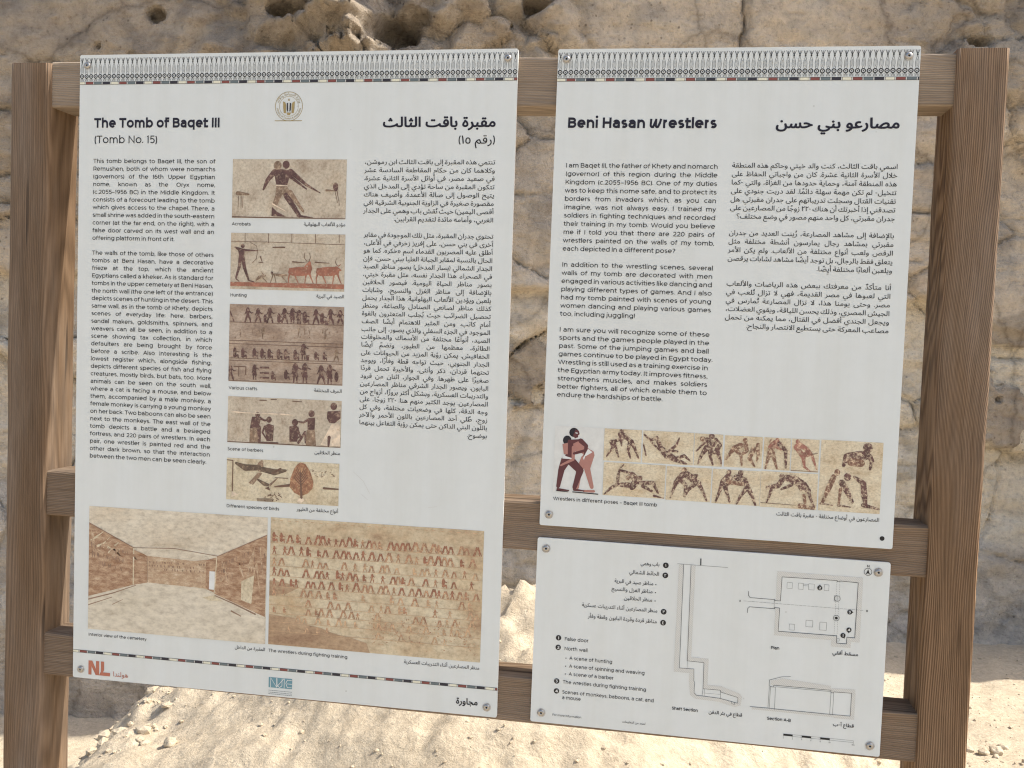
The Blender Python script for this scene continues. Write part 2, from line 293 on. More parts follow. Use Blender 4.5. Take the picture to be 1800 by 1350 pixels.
def timber(name, x0, x1, y0, y1, z0, z1, mat, parent, bev, ax, seed, wane=0.0):
    L = (z1 - z0) if ax == 2 else (x1 - x0); n = max(2, int(L / 0.02))
    hx, hy = ((x1 - x0) / 2, (y1 - y0) / 2) if ax == 2 else ((z1 - z0) / 2, (y1 - y0) / 2)
    pr = []
    for cxs, cys in ((1, 1), (-1, 1), (-1, -1), (1, -1)):
        a0 = {(1, 1): 0, (-1, 1): 90, (-1, -1): 180, (1, -1): 270}[(cxs, cys)]
        for k in range(4): pr.append((cxs, cys, R(a0 + 30 * k)))
    V = []; m = len(pr)
    for i in range(n + 1):
        t = i * L / n; eb = 0.0
        for a, b, an in pr:
            bb = bev * (1.0 + 0.7 * fr(t * 5, a * 3 + seed, b * 3, 4)); bb = max(0.0015, bb)
            if a == 1 and b == -1 and wane: bb += wane * max(0, fr(t * 3, seed, 1.1, 3) + 0.3)
            u = a * (hx - eb) - a * bb + bb * math.cos(an); v = b * (hy - eb) - b * bb + bb * math.sin(an)
            u += 0.0012 * fr(t * 2, seed, 0.2, 2); v += 0.0008 * fr(t * 2, seed, 5.2, 2)
            V.append((u, v, t) if ax == 2 else (t, v, u))
    F = [(i * m + j, i * m + (j + 1) % m, (i + 1) * m + (j + 1) % m, (i + 1) * m + j) for i in range(n) for j in range(m)]
    if ax == 0: F = [f[::-1] for f in F]
    F += [tuple(range(m))[::-1], tuple(n * m + j for j in range(m))]
    loc = ((x0 + x1) / 2, (y0 + y1) / 2, z0) if ax == 2 else (x0, (y0 + y1) / 2, (z0 + z1) / 2)
    o = mesh(name, V, F, mat, parent, loc, smooth=False)
    for i in range(n):
        for j in range(m):
            if j % 4 != 3: o.data.polygons[i * m + j].use_smooth = True
    return o
frame = empty('timber_frame', (0.63, 0.04, 0))
tag(frame, 'weathered brown timber frame of two square posts and three rails carrying the white panels', 'wooden frame')
FX, FY = -0.63, -0.04
W1 = wood_mat('weathered_post_wood', 2, 3.1, (0.085, 0.052, 0.029), (0.172, 0.110, 0.064), (0.275, 0.185, 0.115), 1.3, None, 0.2)
W2 = wood_mat('ridged_post_wood', 2, 8.4, (0.080, 0.042, 0.021), (0.195, 0.116, 0.061), (0.335, 0.225, 0.135), 2.0, ((0.04, -0.05, 1.52), (9, 1, 4.2), 0.035), 0.9)
W3 = wood_mat('grey_rail_wood', 0, 1.3, (0.15, 0.108, 0.072), (0.265, 0.202, 0.143), (0.40, 0.325, 0.245), 2.0, None, 0.3)
W4 = wood_mat('brown_rail_wood', 0, 5.7, (0.095, 0.058, 0.034), (0.20, 0.136, 0.086), (0.34, 0.25, 0.165), 1.8, None, 0.3)
PF, PB = -0.0015, 0.098
timber('post', -0.122 + FX, -0.052 + FX, PF + FY, 0.078 + FY, -0.6, Z0 - 0.0115, W1, frame, 0.0065, 2, 1.0, 0.006)
timber('post', 1.3195 + FX, 1.387 + FX, PF + FY, PB + FY, -0.1, Z0 - 0.004, W2, frame, 0.005, 2, 2.0)
for z0, z1, mt, sd in ((-0.081, -0.0085, W3, 3.0), (-0.743, -0.669, W4, 4.0), (-1.0095, -0.939, W4, 5.0)):
    timber('rail', -0.0525 + FX, 1.3200 + FX, 0.0055 + FY, 0.071 + FY, z0 + Z0, z1 + Z0, mt, frame, 0.0035, 0, sd)

# ------------------------------------------------------------------ lettering: Latin strokes
def arc(cx, cy, rx, ry, a0, a1, n=None):
    n = n or max(4, int(abs(a1 - a0) / 22)); return [(cx + rx * math.cos(R(a0 + (a1 - a0) * i / n)), cy + ry * math.sin(R(a0 + (a1 - a0) * i / n))) for i in range(n + 1)]
X = 0.53; H = 0.70; AS = 0.75
def ell(W, h, y0=0.0): return arc(W / 2, y0 + h / 2, W / 2, h / 2, 0, 360, 18)
LG = {   # char: (width, left bearing, right bearing, strokes)
 'a': (.44, .05, .085, [arc(.22, .34, .22, .19, 160, 0) + [(.44, 0)], arc(.21, .155, .21, .155, 90, 270, 9) + [(.28, 0), (.44, .1)], [(.44, .31), (.21, .31)]]),
 'b': (.53, .085, .05, [[(0, 0), (0, AS)], arc(.265, .265, .265, .265, 0, 360, 18)]),
 'c': (.46, .05, .04, [arc(.265, .265, .265, .265, 48, 312)]),
 'd': (.53, .05, .085, [[(.53, 0), (.53, AS)], ell(.53, X)]),
 'e': (.52, .05, .05, [[(0.03, .265), (.52, .265)], arc(.26, .265, .26, .265, 0, 316)]),
 'f': (.34, .03, .0, [[(.11, 0), (.11, .53)] + arc(.30, .53, .19, .21, 180, 85, 5), [(0, .50), (.31, .50)]]),
 'g': (.53, .05, .085, [[(.53, X), (.53, .0)] + arc(.28, 0, .25, .20, 0, -140), ell(.53, X)]),
 'h': (.47, .085, .08, [[(0, 0), (0, AS)], arc(.235, .28, .235, .25, 180, 0) + [(.47, 0)]]),
 'i': (.08, .065, .065, [[(.04, 0), (.04, X)], [(.04, .66), (.04, .75)]]),
 'j': (.08, .065, .065, [[(.04, X), (.04, -.06)] + arc(-.07, -.06, .11, .14, 0, -80), [(.04, .66), (.04, .75)]]),
 'k': (.44, .085, .02, [[(0, 0), (0, AS)], [(.42, X), (.0, .16)], [(.15, .30), (.44, 0)]]),
 'l': (.08, .065, .065, [[(.04, 0), (.04, AS)]]),
 'm': (.78, .085, .08, [[(0, 0), (0, X)], arc(.195, .30, .195, .23, 180, 0) + [(.39, 0)], arc(.585, .30, .195, .23, 180, 0) + [(.78, 0)]]),
 'n': (.47, .085, .08, [[(0, 0), (0, X)], arc(.235, .28, .235, .25, 180, 0) + [(.47, 0)]]),
 'o': (.54, .05, .05, [ell(.54, X)]),
 'p': (.53, .085, .05, [[(0, -.2), (0, X)], ell(.53, X)]),
 'q': (.53, .05, .085, [[(.53, -.2), (.53, X)], ell(.53, X)]),
 'r': (.26, .085, .01, [[(0, 0), (0, X)], arc(.24, .28, .24, .25, 180, 85)]),
 's': (.38, .045, .045, [arc(.19, .40, .17, .13, 35, 250) + [(.25, .26)] + arc(.19, .135, .19, .135, 70, -145)]),
 't': (.33, .02, .02, [[(.11, .67), (.11, .18)] + arc(.29, .18, .18, .18, 180, 285, 5), [(0, .50), (.31, .50)]]),
 'u': (.47, .08, .085, [[(0, X), (0, .25)] + arc(.235, .25, .235, .25, 180, 360), [(.47, X), (.47, 0)]]),
 'v': (.48, .01, .01, [[(0, X), (.24, 0), (.48, X)]]),
 'w': (.78, .01, .01, [[(0, X), (.20, 0), (.39, X), (.58, 0), (.78, X)]]),
 'x': (.44, .02, .02, [[(0, X), (.44, 0)], [(.44, X), (0, 0)]]),
 'y': (.48, .01, .01, [[(0, X), (.25, 0)], [(.48, X), (.25, 0), (.18, -.14), (.02, -.2)]]),
 'z': (.40, .04, .04, [[(0, X), (.40, X), (0, 0), (.40, 0)]]),
 'A': (.66, .01, .01, [[(0, 0), (.33, H), (.66, 0)], [(.12, .2), (.54, .2)]]),
 'B': (.52, .09, .05, [[(0, .0), (0, H), (.28, H)] + arc(.29, .54, .19, .16, 90, -90) + [(0, .38)], [(.29, .38)] + arc(.31, .19, .21, .19, 90, -90) + [(0, 0)]]),
 'C': (.60, .05, .03, [arc(.35, .35, .35, .35, 45, 315)]),
 'D': (.60, .09, .05, [[(0, 0), (0, H), (.25, H)] + arc(.25, .35, .35, .35, 90, -90) + [(0, 0)]]),
 'E': (.46, .09, .03, [[(.46, H), (0, H), (0, 0), (.46, 0)], [(0, .36), (.40, .36)]]),
 'F': (.44, .09, .02, [[(.44, H), (0, H), (0, 0)], [(0, .34), (.38, .34)]]),
 'G': (.64, .05, .08, [arc(.35, .35, .35, .35, 45, 300) + [(.64, .1), (.64, .35), (.40, .35)]]),
 'H': (.55, .09, .09, [[(0, 0), (0, H)], [(.55, 0), (.55, H)], [(0, .36), (.55, .36)]]),
 'I': (.08, .08, .08, [[(.04, 0), (.04, H)]]),
 'K': (.56, .09, .0, [[(0, 0), (0, H)], [(.54, H), (0, .22)], [(.18, .38), (.56, 0)]]),
 'L': (.42, .09, .0, [[(0, H), (0, 0), (.42, 0)]]),
 'M': (.68, .09, .09, [[(0, 0), (0, H), (.34, .18), (.68, H), (.68, 0)]]),
 'N': (.57, .09, .09, [[(0, 0), (0, H), (.57, 0), (.57, H)]]),
 'O': (.72, .05, .05, [ell(.72, H)]),
 'P': (.50, .09, .03, [[(0, 0), (0, H), (.27, H)] + arc(.28, .48, .22, .22, 90, -90) + [(0, .26)]]),
 'R': (.52, .09, .02, [[(0, 0), (0, H), (.27, H)] + arc(.28, .48, .22, .22, 90, -90) + [(0, .26)], [(.28, .26), (.52, 0)]]),
 'S': (.48, .05, .05, [arc(.24, .53, .21, .17, 35, 250) + [(.30, .35)] + arc(.24, .18, .24, .18, 70, -150)]),
 'T': (.54, .02, .02, [[(0, H), (.54, H)], [(.27, H), (.27, 0)]]),
 'U': (.54, .09, .09, [[(0, H), (0, .27)] + arc(.27, .27, .27, .27, 180, 360) + [(.54, H)]]),
 'V': (.66, .0, .0, [[(0, H), (.33, 0), (.66, H)]]),
 'W': (1.0, .01, .01, [[(0, H), (.26, 0), (.5, H), (.74, 0), (1.0, H)]]),
 '\u0174': (.80, .03, .03, [[(.03, H), (0, .16)] + arc(.15, .15, .15, .15, 180, 290) + [(.40, .55)], [(.42, H), (.40, .16)] + arc(.52, .14, .12, .14, 180, 300) + [(.72, .35), (.80, H)]]),
 '0': (.52, .05, .05, [ell(.52, H)]),
 '1': (.18, .03, .09, [[(0, .64), (.17, H), (.17, 0)]]),
 '2': (.46, .05, .04, [arc(.23, .49, .21, .21, 160, -30) + [(0, 0), (.46, 0)]]),
 '3': (.47, .04, .05, [[(.02, H), (.44, H), (.20, .42)] + arc(.22, .21, .25, .21, 90, -140)]),
 '4': (.54, .03, .03, [[(.42, 0), (.42, H), (.36, H), (0, .17), (.54, .17)]]),
 '5': (.46, .05, .05, [[(.42, H), (.08, H), (.05, .40)] + arc(.22, .22, .24, .22, 120, -140)]),
 '6': (.50, .05, .05, [ell(.50, .44), [(.02, .26)] + arc(.30, .34, .29, .36, 190, 75)]),
 '8': (.48, .05, .05, [ell(.48, .38), arc(.24, .54, .20, .16, 0, 360, 16)]),
 '9': (.50, .05, .05, [ell(.50, .44, .26), [(.48, .44)] + arc(.20, .36, .29, .36, 10, -105)]),
 '.': (.09, .04, .05, [[(.045, 0), (.045, .09)]]),
 ',': (.09, .04, .05, [[(.055, .08), (.025, -.12)]]),
 ':': (.09, .05, .06, [[(.045, 0), (.045, .09)], [(.045, .40), (.045, .49)]]),
 '-': (.24, .06, .06, [[(0, .27), (.24, .27)]]), '\u2013': (.40, .06, .06, [[(0, .27), (.40, .27)]]),
 '(': (.16, .07, .03, [arc(.42, .29, .42, .52, 125, 235)]), ')': (.16, .03, .07, [arc(-.26, .29, .42, .52, 55, -55)]),
 '!': (.09, .06, .06, [[(.045, H), (.045, .22)], [(.045, 0), (.045, .09)]]),
 '?': (.40, .04, .04, [arc(.19, .51, .19, .19, 150, -60) + [(.19, .27), (.19, .2)], [(.19, 0), (.19, .09)]]),
 '&': (.56, .04, .02, [[(.56, 0), (.12, .50)] + arc(.24, .55, .13, .15, 200, -30) + [(.10, .32)] + arc(.20, .18, .20, .18, 130, 300) + [(.5, .32)]]),
 'bold f': (.34, .03, .0, [[(.10, 0), (.10, .74)], [(.10, .74), (.34, .74)], [(0, .50), (.32, .50)]]), 'bold t': (.34, .02, .02, [[(.10, .68), (.10, 0)], [(.10, 0), (.34, 0)], [(0, .50), (.32, .50)]]),
 '\u2022': (.16, .05, .05, [[(.08, .20), (.08, .36)]]),
}
def ribbon(pts, wd, closed=False):
    """quads along a centre line, mitred at the bends"""
    if math.dist(pts[0], pts[-1]) < 1e-6 and len(pts) > 3: closed = True; pts = pts[:-1]
    pts = [p for i, p in enumerate(pts) if i == 0 or math.dist(p, pts[i - 1]) > 1e-6]
    n = len(pts); Lf = []; Rt = []
    for i, (x, y) in enumerate(pts):
        a = pts[(i - 1) % n] if (closed or i) else None; b = pts[(i + 1) % n] if (closed or i < n - 1) else None
        def un(p, q): L = math.dist(p, q) or 1e-9; return ((q[0] - p[0]) / L, (q[1] - p[1]) / L)
        d0 = un(a, (x, y)) if a else un((x, y), b); d1 = un((x, y), b) if b else d0
        mx, my = -(d0[1] + d1[1]), d0[0] + d1[0]; L = math.hypot(mx, my) or 1e-9; mx /= L; my /= L
        k = max(0.45, mx * -d0[1] + my * d0[0]); o = wd / 2 / k
        Lf.append((x + mx * o, y + my * o)); Rt.append((x - mx * o, y - my * o))
    return [[Lf[i], Lf[(i + 1) % n], Rt[(i + 1) % n], Rt[i]] for i in range(n if closed else n - 1)]
_lat = {}
def latin(ch, wt):
    k = (ch, wt)
    if k not in _lat:
        W, lb, rb, st = LG['bold ' + ch if wt > .145 and 'bold ' + ch in LG else ch]; Wb = W * (1.06 if wt > .12 and W > .1 else 1) + (wt - .08) * (1.0 if W > .1 else 0.9); P = []
        for s in st:
            q = []
            for x, y in s:
                xx = wt / 2 + (x / W) * max(0.0, Wb - wt) if W > .1 else Wb / 2 + (x - W / 2)
                yy = wt / 2 + y * (1 - wt / H)
                q.append((xx, yy))
            if len(q) == 2 and W <= .17 and abs(s[0][1] - s[1][1]) < .17:      # dots
                cy = (q[0][1] + q[1][1]) / 2 + (max(0, wt - .035) * .9 if s[0][1] > .5 else 0); r = max(wt * 0.62, .058); P.append([(Wb / 2 + r * math.cos(t * math.pi / 4), cy + r * math.sin(t * math.pi / 4)) for t in range(8)]) if ch != ',' else P.extend(ribbon(q, wt))
            else:
                if math.dist(q[0], q[-1]) > 1e-6:                # square ends on upright and level strokes
                    for e_, n_ in ((0, 1), (-1, -2)):
                        dx, dy = q[e_][0] - q[n_][0], q[e_][1] - q[n_][1]; L = math.hypot(dx, dy)
                        if L > .08 and min(abs(dx), abs(dy)) < 1e-6: q[e_] = (q[e_][0] + dx / L * wt / 2, q[e_][1] + dy / L * wt / 2)
                P.extend(ribbon(q, wt))
        sl = 0.72 if wt > .145 else 0.6 if wt > .12 else 0.86
        _lat[k] = ([[(x + lb * sl, y) for x, y in f] for f in P], Wb + (lb + rb) * sl)
    return _lat[k]

# ------------------------------------------------------------------ lettering: Arabic outlines of Blender's built-in text
_F = {'ء': 0xFE80, 'آ': 0xFE81, 'أ': 0xFE83, 'ؤ': 0xFE85, 'إ': 0xFE87, 'ئ': 0xFE89, 'ا': 0xFE8D, 'ب': 0xFE8F, 'ة': 0xFE93, 'ت': 0xFE95, 'ث': 0xFE99, 'ج': 0xFE9D, 'ح': 0xFEA1, 'خ': 0xFEA5, 'د': 0xFEA9, 'ذ': 0xFEAB, 'ر': 0xFEAD, 'ز': 0xFEAF, 'س': 0xFEB1, 'ش': 0xFEB5, 'ص': 0xFEB9, 'ض': 0xFEBD, 'ط': 0xFEC1, 'ظ': 0xFEC5, 'ع': 0xFEC9, 'غ': 0xFECD, 'ف': 0xFED1, 'ق': 0xFED5, 'ك': 0xFED9, 'ل': 0xFEDD, 'م': 0xFEE1, 'ن': 0xFEE5, 'ه': 0xFEE9, 'و': 0xFEED, 'ى': 0xFEEF, 'ي': 0xFEF1}
_ONE = set('ء'); _TWO = set('آأؤإاةدذرزوى'); _LA = {'آ': 0xFEF5, 'أ': 0xFEF7, 'إ': 0xFEF9, 'ا': 0xFEFB}
_MARK = set('\u064b\u064c\u064d\u064e\u064f\u0650\u0651\u0652')
_SWAP = {'(': ')', ')': '(', '«': '»', '»': '«'}
def shape(word):
    """logical Arabic word -> list of (glyph, [marks]) in visual left-to-right order"""
    out = []; i = 0; joined = False
    cl = []
    for ch in word:
        if ch in _MARK and cl: cl[-1][1].append(ch)
        else: cl.append([ch, []])
    n = len(cl)
    while i < n:
        ch, mk = cl[i]
        if ch in _F:
            nxt = cl[i + 1][0] if i + 1 < n else ''
            if ch == 'ل' and nxt in _LA:
                out.append((chr(_LA[nxt] + (1 if joined else 0)), mk + cl[i + 1][1])); joined = False; i += 2; continue
            jn = ch not in _ONE and ch not in _TWO and nxt in _F and nxt not in _ONE
            if ch in _ONE: f = 0
            elif ch in _TWO: f = 1 if joined else 0
            else: f = (3 if jn else 1) if joined else (2 if jn else 0)
            out.append((chr(_F[ch] + f), mk)); joined = jn
        else:
            out.append((_SWAP.get(ch, ch), mk)); joined = False
        i += 1
    vis = []; run = []
    for gph in out:
        if gph[0] in '٠١٢٣٤٥٦٧٨٩': run.append(gph)
        else: vis += run[::-1]; run = []; vis.append(gph)
    vis += run[::-1]
    return vis[::-1]
_ar = {}
def load_arabic(chars):
    chars = sorted(c for c in chars if c not in LG); obs = []
    for c in chars:
        cu = bpy.data.curves.new('glyph', 'FONT'); cu.body = c + c; cu.size = 1; cu.resolution_u = 3
        o = bpy.data.objects.new('glyph', cu); C.objects.link(o); obs.append(o)
    dg = bpy.context.evaluated_depsgraph_get()
    for c, o in zip(chars, obs):
        cv = o.to_curve(dg); sp = [s for s in cv.splines]; polys = []
        for s in sp:
            pts = []; b = s.bezier_points
            if len(b):
                n = len(b)
                for i in range(n):
                    p0, p1, p2, p3 = b[i].co, b[i].handle_right, b[(i + 1) % n].handle_left, b[(i + 1) % n].co
                    straight = abs((p1 - p0).cross(p3 - p0).z) + abs((p2 - p0).cross(p3 - p0).z) < 1e-5
                    for k in range(1 if straight else 4):
                        t = k / 4; q = (1 - t) ** 3 * p0 + 3 * (1 - t) ** 2 * t * p1 + 3 * (1 - t) * t * t * p2 + t ** 3 * p3; pts.append((q.x, q.y))
            else: pts = [(p.co.x, p.co.y) for p in s.points]
            cln = []
            for q in pts:
                if not cln or math.dist(q, cln[-1]) > 1e-4: cln.append(q)
            if len(cln) > 1 and math.dist(cln[0], cln[-1]) < 1e-4: cln.pop()
            polys.append(cln)
        half = len(polys) // 2
        adv = polys[half][0][0] - polys[0][0][0] if half else 0.5
        _ar[c] = (polys[:half], adv); o.to_curve_clear()
    for o in obs:
        d = o.data; bpy.data.objects.remove(o); bpy.data.curves.remove(d)
def area(p): return sum(p[i - 1][0] * p[i][1] - p[i][0] * p[i - 1][1] for i in range(len(p))) / 2
_arw = {}
def arabic(ch, e):
    """filled triangles of a glyph, emboldened by e"""
    k = (ch, e)
    if k in _arw: return _arw[k]
    polys, adv = _ar[ch]; P = []
    if polys:
        big = max(polys, key=lambda p: abs(area(p))); sg = 1 if area(big) > 0 else -1
        def off(p):
            n = len(p); o = []
            for i in range(n):
                a, b, c = p[i - 1], p[i], p[(i + 1) % n]
                t = (c[0] - a[0], c[1] - a[1]); L = math.hypot(*t) or 1e-9
                o.append((b[0] + sg * t[1] / L * e, b[1] - sg * t[0] / L * e))
            return o
        V2 = []; E2 = []; rings = [off(p) for p in polys]
        for p in rings:
            b = len(V2); V2 += [Vector(q) for q in p]; E2 += [(b + i, b + (i + 1) % len(p)) for i in range(len(p))]
        vv, _, ff = delaunay_2d_cdt(V2, E2, [], 0, 1e-6)[:3]
        for t in ff:
            tri = [(vv[i].x, vv[i].y) for i in t]; cxx = sum(a for a, b in tri) / len(tri); cyy = sum(b for a, b in tri) / len(tri); wn = 0
            for p in rings:                              # non-zero winding, so overlapping outlines stay filled
                for i in range(len(p)):
                    (x0, y0), (x1, y1) = p[i - 1], p[i]
                    if (y0 > cyy) != (y1 > cyy) and cxx < (x1 - x0) * (cyy - y0) / (y1 - y0) + x0: wn += 1 if y1 > y0 else -1
            if wn: P.append(tri)
    _arw[k] = (P, adv); return _arw[k]

ALEF = 0.7
def word_l(wd, size, wt, xs):
    x = 0; P = []
    for ch in wd:
        f, ad = latin(ch, wt); P += [[((x + a * xs) * size, b * size) for a, b in q] for q in f]; x += ad * xs
    return P, x * size
def word_a(wd, size, e, xs):
    x = 0; P = []; ls = ALEF / 0.72
    for ch, mk in shape(wd):
        if ch in LG: f, ad = latin(ch, .075 + e * 1.4); f = [[(a * ls, b * ls) for a, b in q] for q in f]; ad *= ls
        else: f, ad = arabic(ch, e)
        P += [[((x + a * xs) * size, b * size) for a, b in q] for q in f]
        for m in mk:
            mf, _ = arabic(m, e)
            if mf:
                xsn = [a for q in mf for a, b in q]; c0 = (min(xsn) + max(xsn)) / 2
                P += [[((x + (a - c0 + ad / 2) * xs) * size, b * size) for a, b in q] for q in mf]
        x += ad * xs
    return P, x * size
def line(txt, size, wt, u0, u1, v, rtl=False, xs=None, just=True, gap=0.27):
    """one line of lettering, u0..u1 left to right in mm, baseline at v (down)"""
    wf = word_a if rtl else word_l; ws = txt.split(' ')
    if xs is None:
        nat = sum(wf(a, size, wt, 1)[1] for a in ws) + gap * size * (len(ws) - 1); xs = (u1 - u0) / nat; just = True
    W = [wf(a, size, wt, xs) for a in ws]; tot = sum(b for _, b in W)
    g = (u1 - u0 - tot) / (len(W) - 1) if just and len(W) > 1 else gap * size * xs
    if rtl: W = W[::-1]
    x = u0 if (just or not rtl) else u1 - tot - g * (len(W) - 1); out = []
    for P, ad in W:
        out += [[(x + a, v - b) for a, b in q] for q in P]; x += ad + g
    return out
def block(lines, size, wt, u0, u1, v, pitch, rtl=False, ming=0.20):
    """justified paragraph; a line starting with '|' is set ragged"""
    wf = word_a if rtl else word_l; k = 9
    for t in lines:
        if t[0] != '|':
            ws = t.split(' '); k = min(k, (u1 - u0 - ming * size * (len(ws) - 1)) / sum(wf(a, size, wt, 1)[1] for a in ws))
    out = []
    for i, t in enumerate(lines): out += line(t.lstrip('|'), size, wt, u0, u1, v + pitch * i, rtl, k, t[0] != '|', 0.21)
    return out

# ------------------------------------------------------------------ printed flat pieces (mm on the panel: u right, v down)
def flat(name, polys, mats, parent, layer, mi=None):
    V = []; F = []
    for k, p in enumerate(polys):
        b = len(V); y = -(layer * 0.00035 + (k % 40) * 0.000004)
        V += [(u / 1000, y, -v / 1000) for u, v in p]; F.append(tuple(range(b, b + len(p))))
    return mesh(name, V, F, mats, parent, mi=mi)
def disc(u, v, r, n=20): return [(u + r * math.cos(2 * math.pi * i / n), v + r * math.sin(2 * math.pi * i / n)) for i in range(n)]
def ringp(u, v, r0, r1, n=24):
    a, b = disc(u, v, r0, n), disc(u, v, r1, n); return [[b[i], b[(i + 1) % n], a[(i + 1) % n], a[i]] for i in range(n)]
def rc(u0, v0, u1, v1): return [(u0, v0), (u1, v0), (u1, v1), (u0, v1)]
def limb(pts, ws):
    """a tapering limb through several joints with round ends: list of polygons"""
    out = []
    for (a, b), (w0, w1) in zip(zip(pts, pts[1:]), zip(ws, ws[1:])):
        an = math.atan2(b[1] - a[1], b[0] - a[0]); p = []
        for k in range(5): t = an + math.pi / 2 + math.pi * k / 4; p.append((a[0] + w0 / 2 * math.cos(t), a[1] + w0 / 2 * math.sin(t)))
        for k in range(5): t = an - math.pi / 2 + math.pi * k / 4; p.append((b[0] + w1 / 2 * math.cos(t), b[1] + w1 / 2 * math.sin(t)))
        out.append(p)
    return out
class Pic:
    """a printed picture: its frame in mm and a drawing grid (corner points TL, TR, BL) mapped on it"""
    def __init__(s, u0, v0, u1, v1, tl, tr, bl): s.f = (u0, v0, u1, v1); s.o = tl; s.ex = (tr[0] - tl[0], tr[1] - tl[1]); s.ey = (bl[0] - tl[0], bl[1] - tl[1]); s.P = []; s.I = []
    def q(s, p):
        x, y = p[0] - s.o[0], p[1] - s.o[1]; (a, c), (b, d) = s.ex, s.ey; D = a * d - b * c
        i, j = (x * d - y * b) / D, (a * y - c * x) / D; u0, v0, u1, v1 = s.f
        i = min(0.999, max(0.001, i)); j = min(0.999, max(0.001, j))
        return (u0 + i * (u1 - u0), v0 + j * (v1 - v0))
    def poly(s, pts, m=0): s.P.append([s.q(p) for p in pts]); s.I.append(m); return s
    def limb(s, pts, ws, m=0):
        for p in limb(pts, ws): s.poly(p, m)
        return s
    def head(s, x, y, r, m=0, sq=1.12): s.poly([(x + r * math.cos(t * math.pi / 7), y + r * sq * math.sin(t * math.pi / 7)) for t in range(14)], m); return s
    def build(s, parent, bgm, mats, name='photo_print'):
        o = flat(name, [rc(*s.f)], bgm, parent, 1)
        if s.P: flat('figures', s.P, mats, o, 2, s.I)
        return o

def photo_mat(name, stops, scale=22, detail=8, streak=1.0, extra=None):
    x = NT(name); v = x.coord((1, 1, streak)); n = x.noise(v, scale, detail, 0.68, 0.3); f = x.noise(v, scale * 9, 4, 0.7)
    c = x.ramp(n, [(p, A(*q)) for p, q in stops])
    c = x.mix(1.0, c, x.ramp(f, [(0.28, (0.70, 0.67, 0.64)), (0.5, (1.0, 1.0, 0.99)), (0.72, (1.2, 1.2, 1.19))]), 'MULTIPLY')
    yl = x.noise(v, scale * 0.6, 4, 0.6); c = x.mix(x.ramp(yl, [(0.54, (0, 0, 0)), (0.70, (0.5, 0.5, 0.5))]), c, x.mix(1.0, c, (0.92, 0.80, 0.66, 1), 'MULTIPLY'))
    if extra:
        e = x.noise(v, scale * 0.35, 3, 0.5); c = x.mix(x.ramp(e, [(0.5, (0, 0, 0)), (0.68, (0.75, 0.75, 0.75))]), c, A(*extra))
    x.base(c); x.p.inputs['Roughness'].default_value = 0.5; x.p.inputs['Specular IOR Level'].default_value = 0.25; return x.m
def flake_mat(name, col, under, amt=0.5, scale=240):      # old paint with flakes missing
    x = NT(name); v = x.coord(); n = x.noise(v, scale, 5, 0.75)
    c = x.mix(x.ramp(n, [(amt - 0.06, (0, 0, 0)), (amt + 0.07, (1, 1, 1))]), A(*col), A(*under))
    n2 = x.noise(v, scale * 0.4, 4); c = x.mix(1.0, c, x.ramp(n2, [(0.3, (0.68, 0.68, 0.7)), (0.7, (1.38, 1.36, 1.34))]), 'MULTIPLY')
    x.base(c); x.p.inputs['Roughness'].default_value = 0.5; x.p.inputs['Specular IOR Level'].default_value = 0.25; return x.m

def sheet_mat():
    x = NT('white_sheet'); v = x.coord(); a = x.noise(v, 2.2, 4, 0.5); b = x.noise(v, 30, 5, 0.7)
    c = x.ramp(a, [(0.3, (0.665, 0.70, 0.685)), (0.7, (0.695, 0.73, 0.715))])
    c = x.mix(1.0, c, x.ramp(b, [(0.25, (0.965, 0.965, 0.96)), (0.6, (1.0, 1.0, 1.0))]), 'MULTIPLY')
    dr = x.noise(x.coord((22, 1, 1.1)), 1.0, 5, 0.65); c = x.mix(1.0, c, x.ramp(dr, [(0.32, (0.955, 0.95, 0.935)), (0.6, (1, 1, 1))]), 'MULTIPLY')
    sp = x.n('TexVoronoi'); sp.inputs['Scale'].default_value = 17; x.l(v, sp)
    c = x.mix(1.0, c, x.ramp(sp, [(0.0, (0.45, 0.42, 0.38)), (0.035, (1, 1, 1))]), 'MULTIPLY')
    x.base(c); x.p.inputs['Roughness'].default_value = 0.42; x.p.inputs['Specular IOR Level'].default_value = 0.3; return x.m
SHEET = sheet_mat(); EDGE = plain('sheet_edge', (0.72, 0.71, 0.68, 1), 0.6)
NAVY = ink('navy_ink', (0.017, 0.016, 0.028)); BLACK = ink('black_ink', (0.022, 0.022, 0.023)); THIN = ink('soft_black_ink', (0.05, 0.05, 0.05)); PALEGREY = ink('pale_grey_ink', A(186, 187, 182)[:3])
REDI = ink('dull_red_ink', A(122, 72, 66)[:3]); SLATE = ink('slate_ink', A(98, 108, 110)[:3]); CREAM = ink('cream_ink', A(206, 204, 184)[:3]); CHAR = ink('charcoal_ink', A(52, 50, 56)[:3])
WHITE = ink('white_ink', (0.70, 0.715, 0.69)); ORANGE = ink('rust_orange_ink', A(166, 104, 84)[:3]); TEAL = ink('teal_ink', A(98, 136, 146)[:3]); GOLD = ink('gold_ink', A(150, 134, 92)[:3])
STEEL = NT('screw_steel'); STEEL.p.inputs['Metallic'].default_value = 1.0; STEEL.p.inputs['Base Color'].default_value = (0.42, 0.405, 0.38, 1); STEEL.p.inputs['Roughness'].default_value = 0.42
STEEL = STEEL.m; DARK = plain('painted_recess_shade', (0.03, 0.028, 0.026, 1), 0.8); STAIN = None  # near-black colour stands for the shade inside screw sockets and the hole

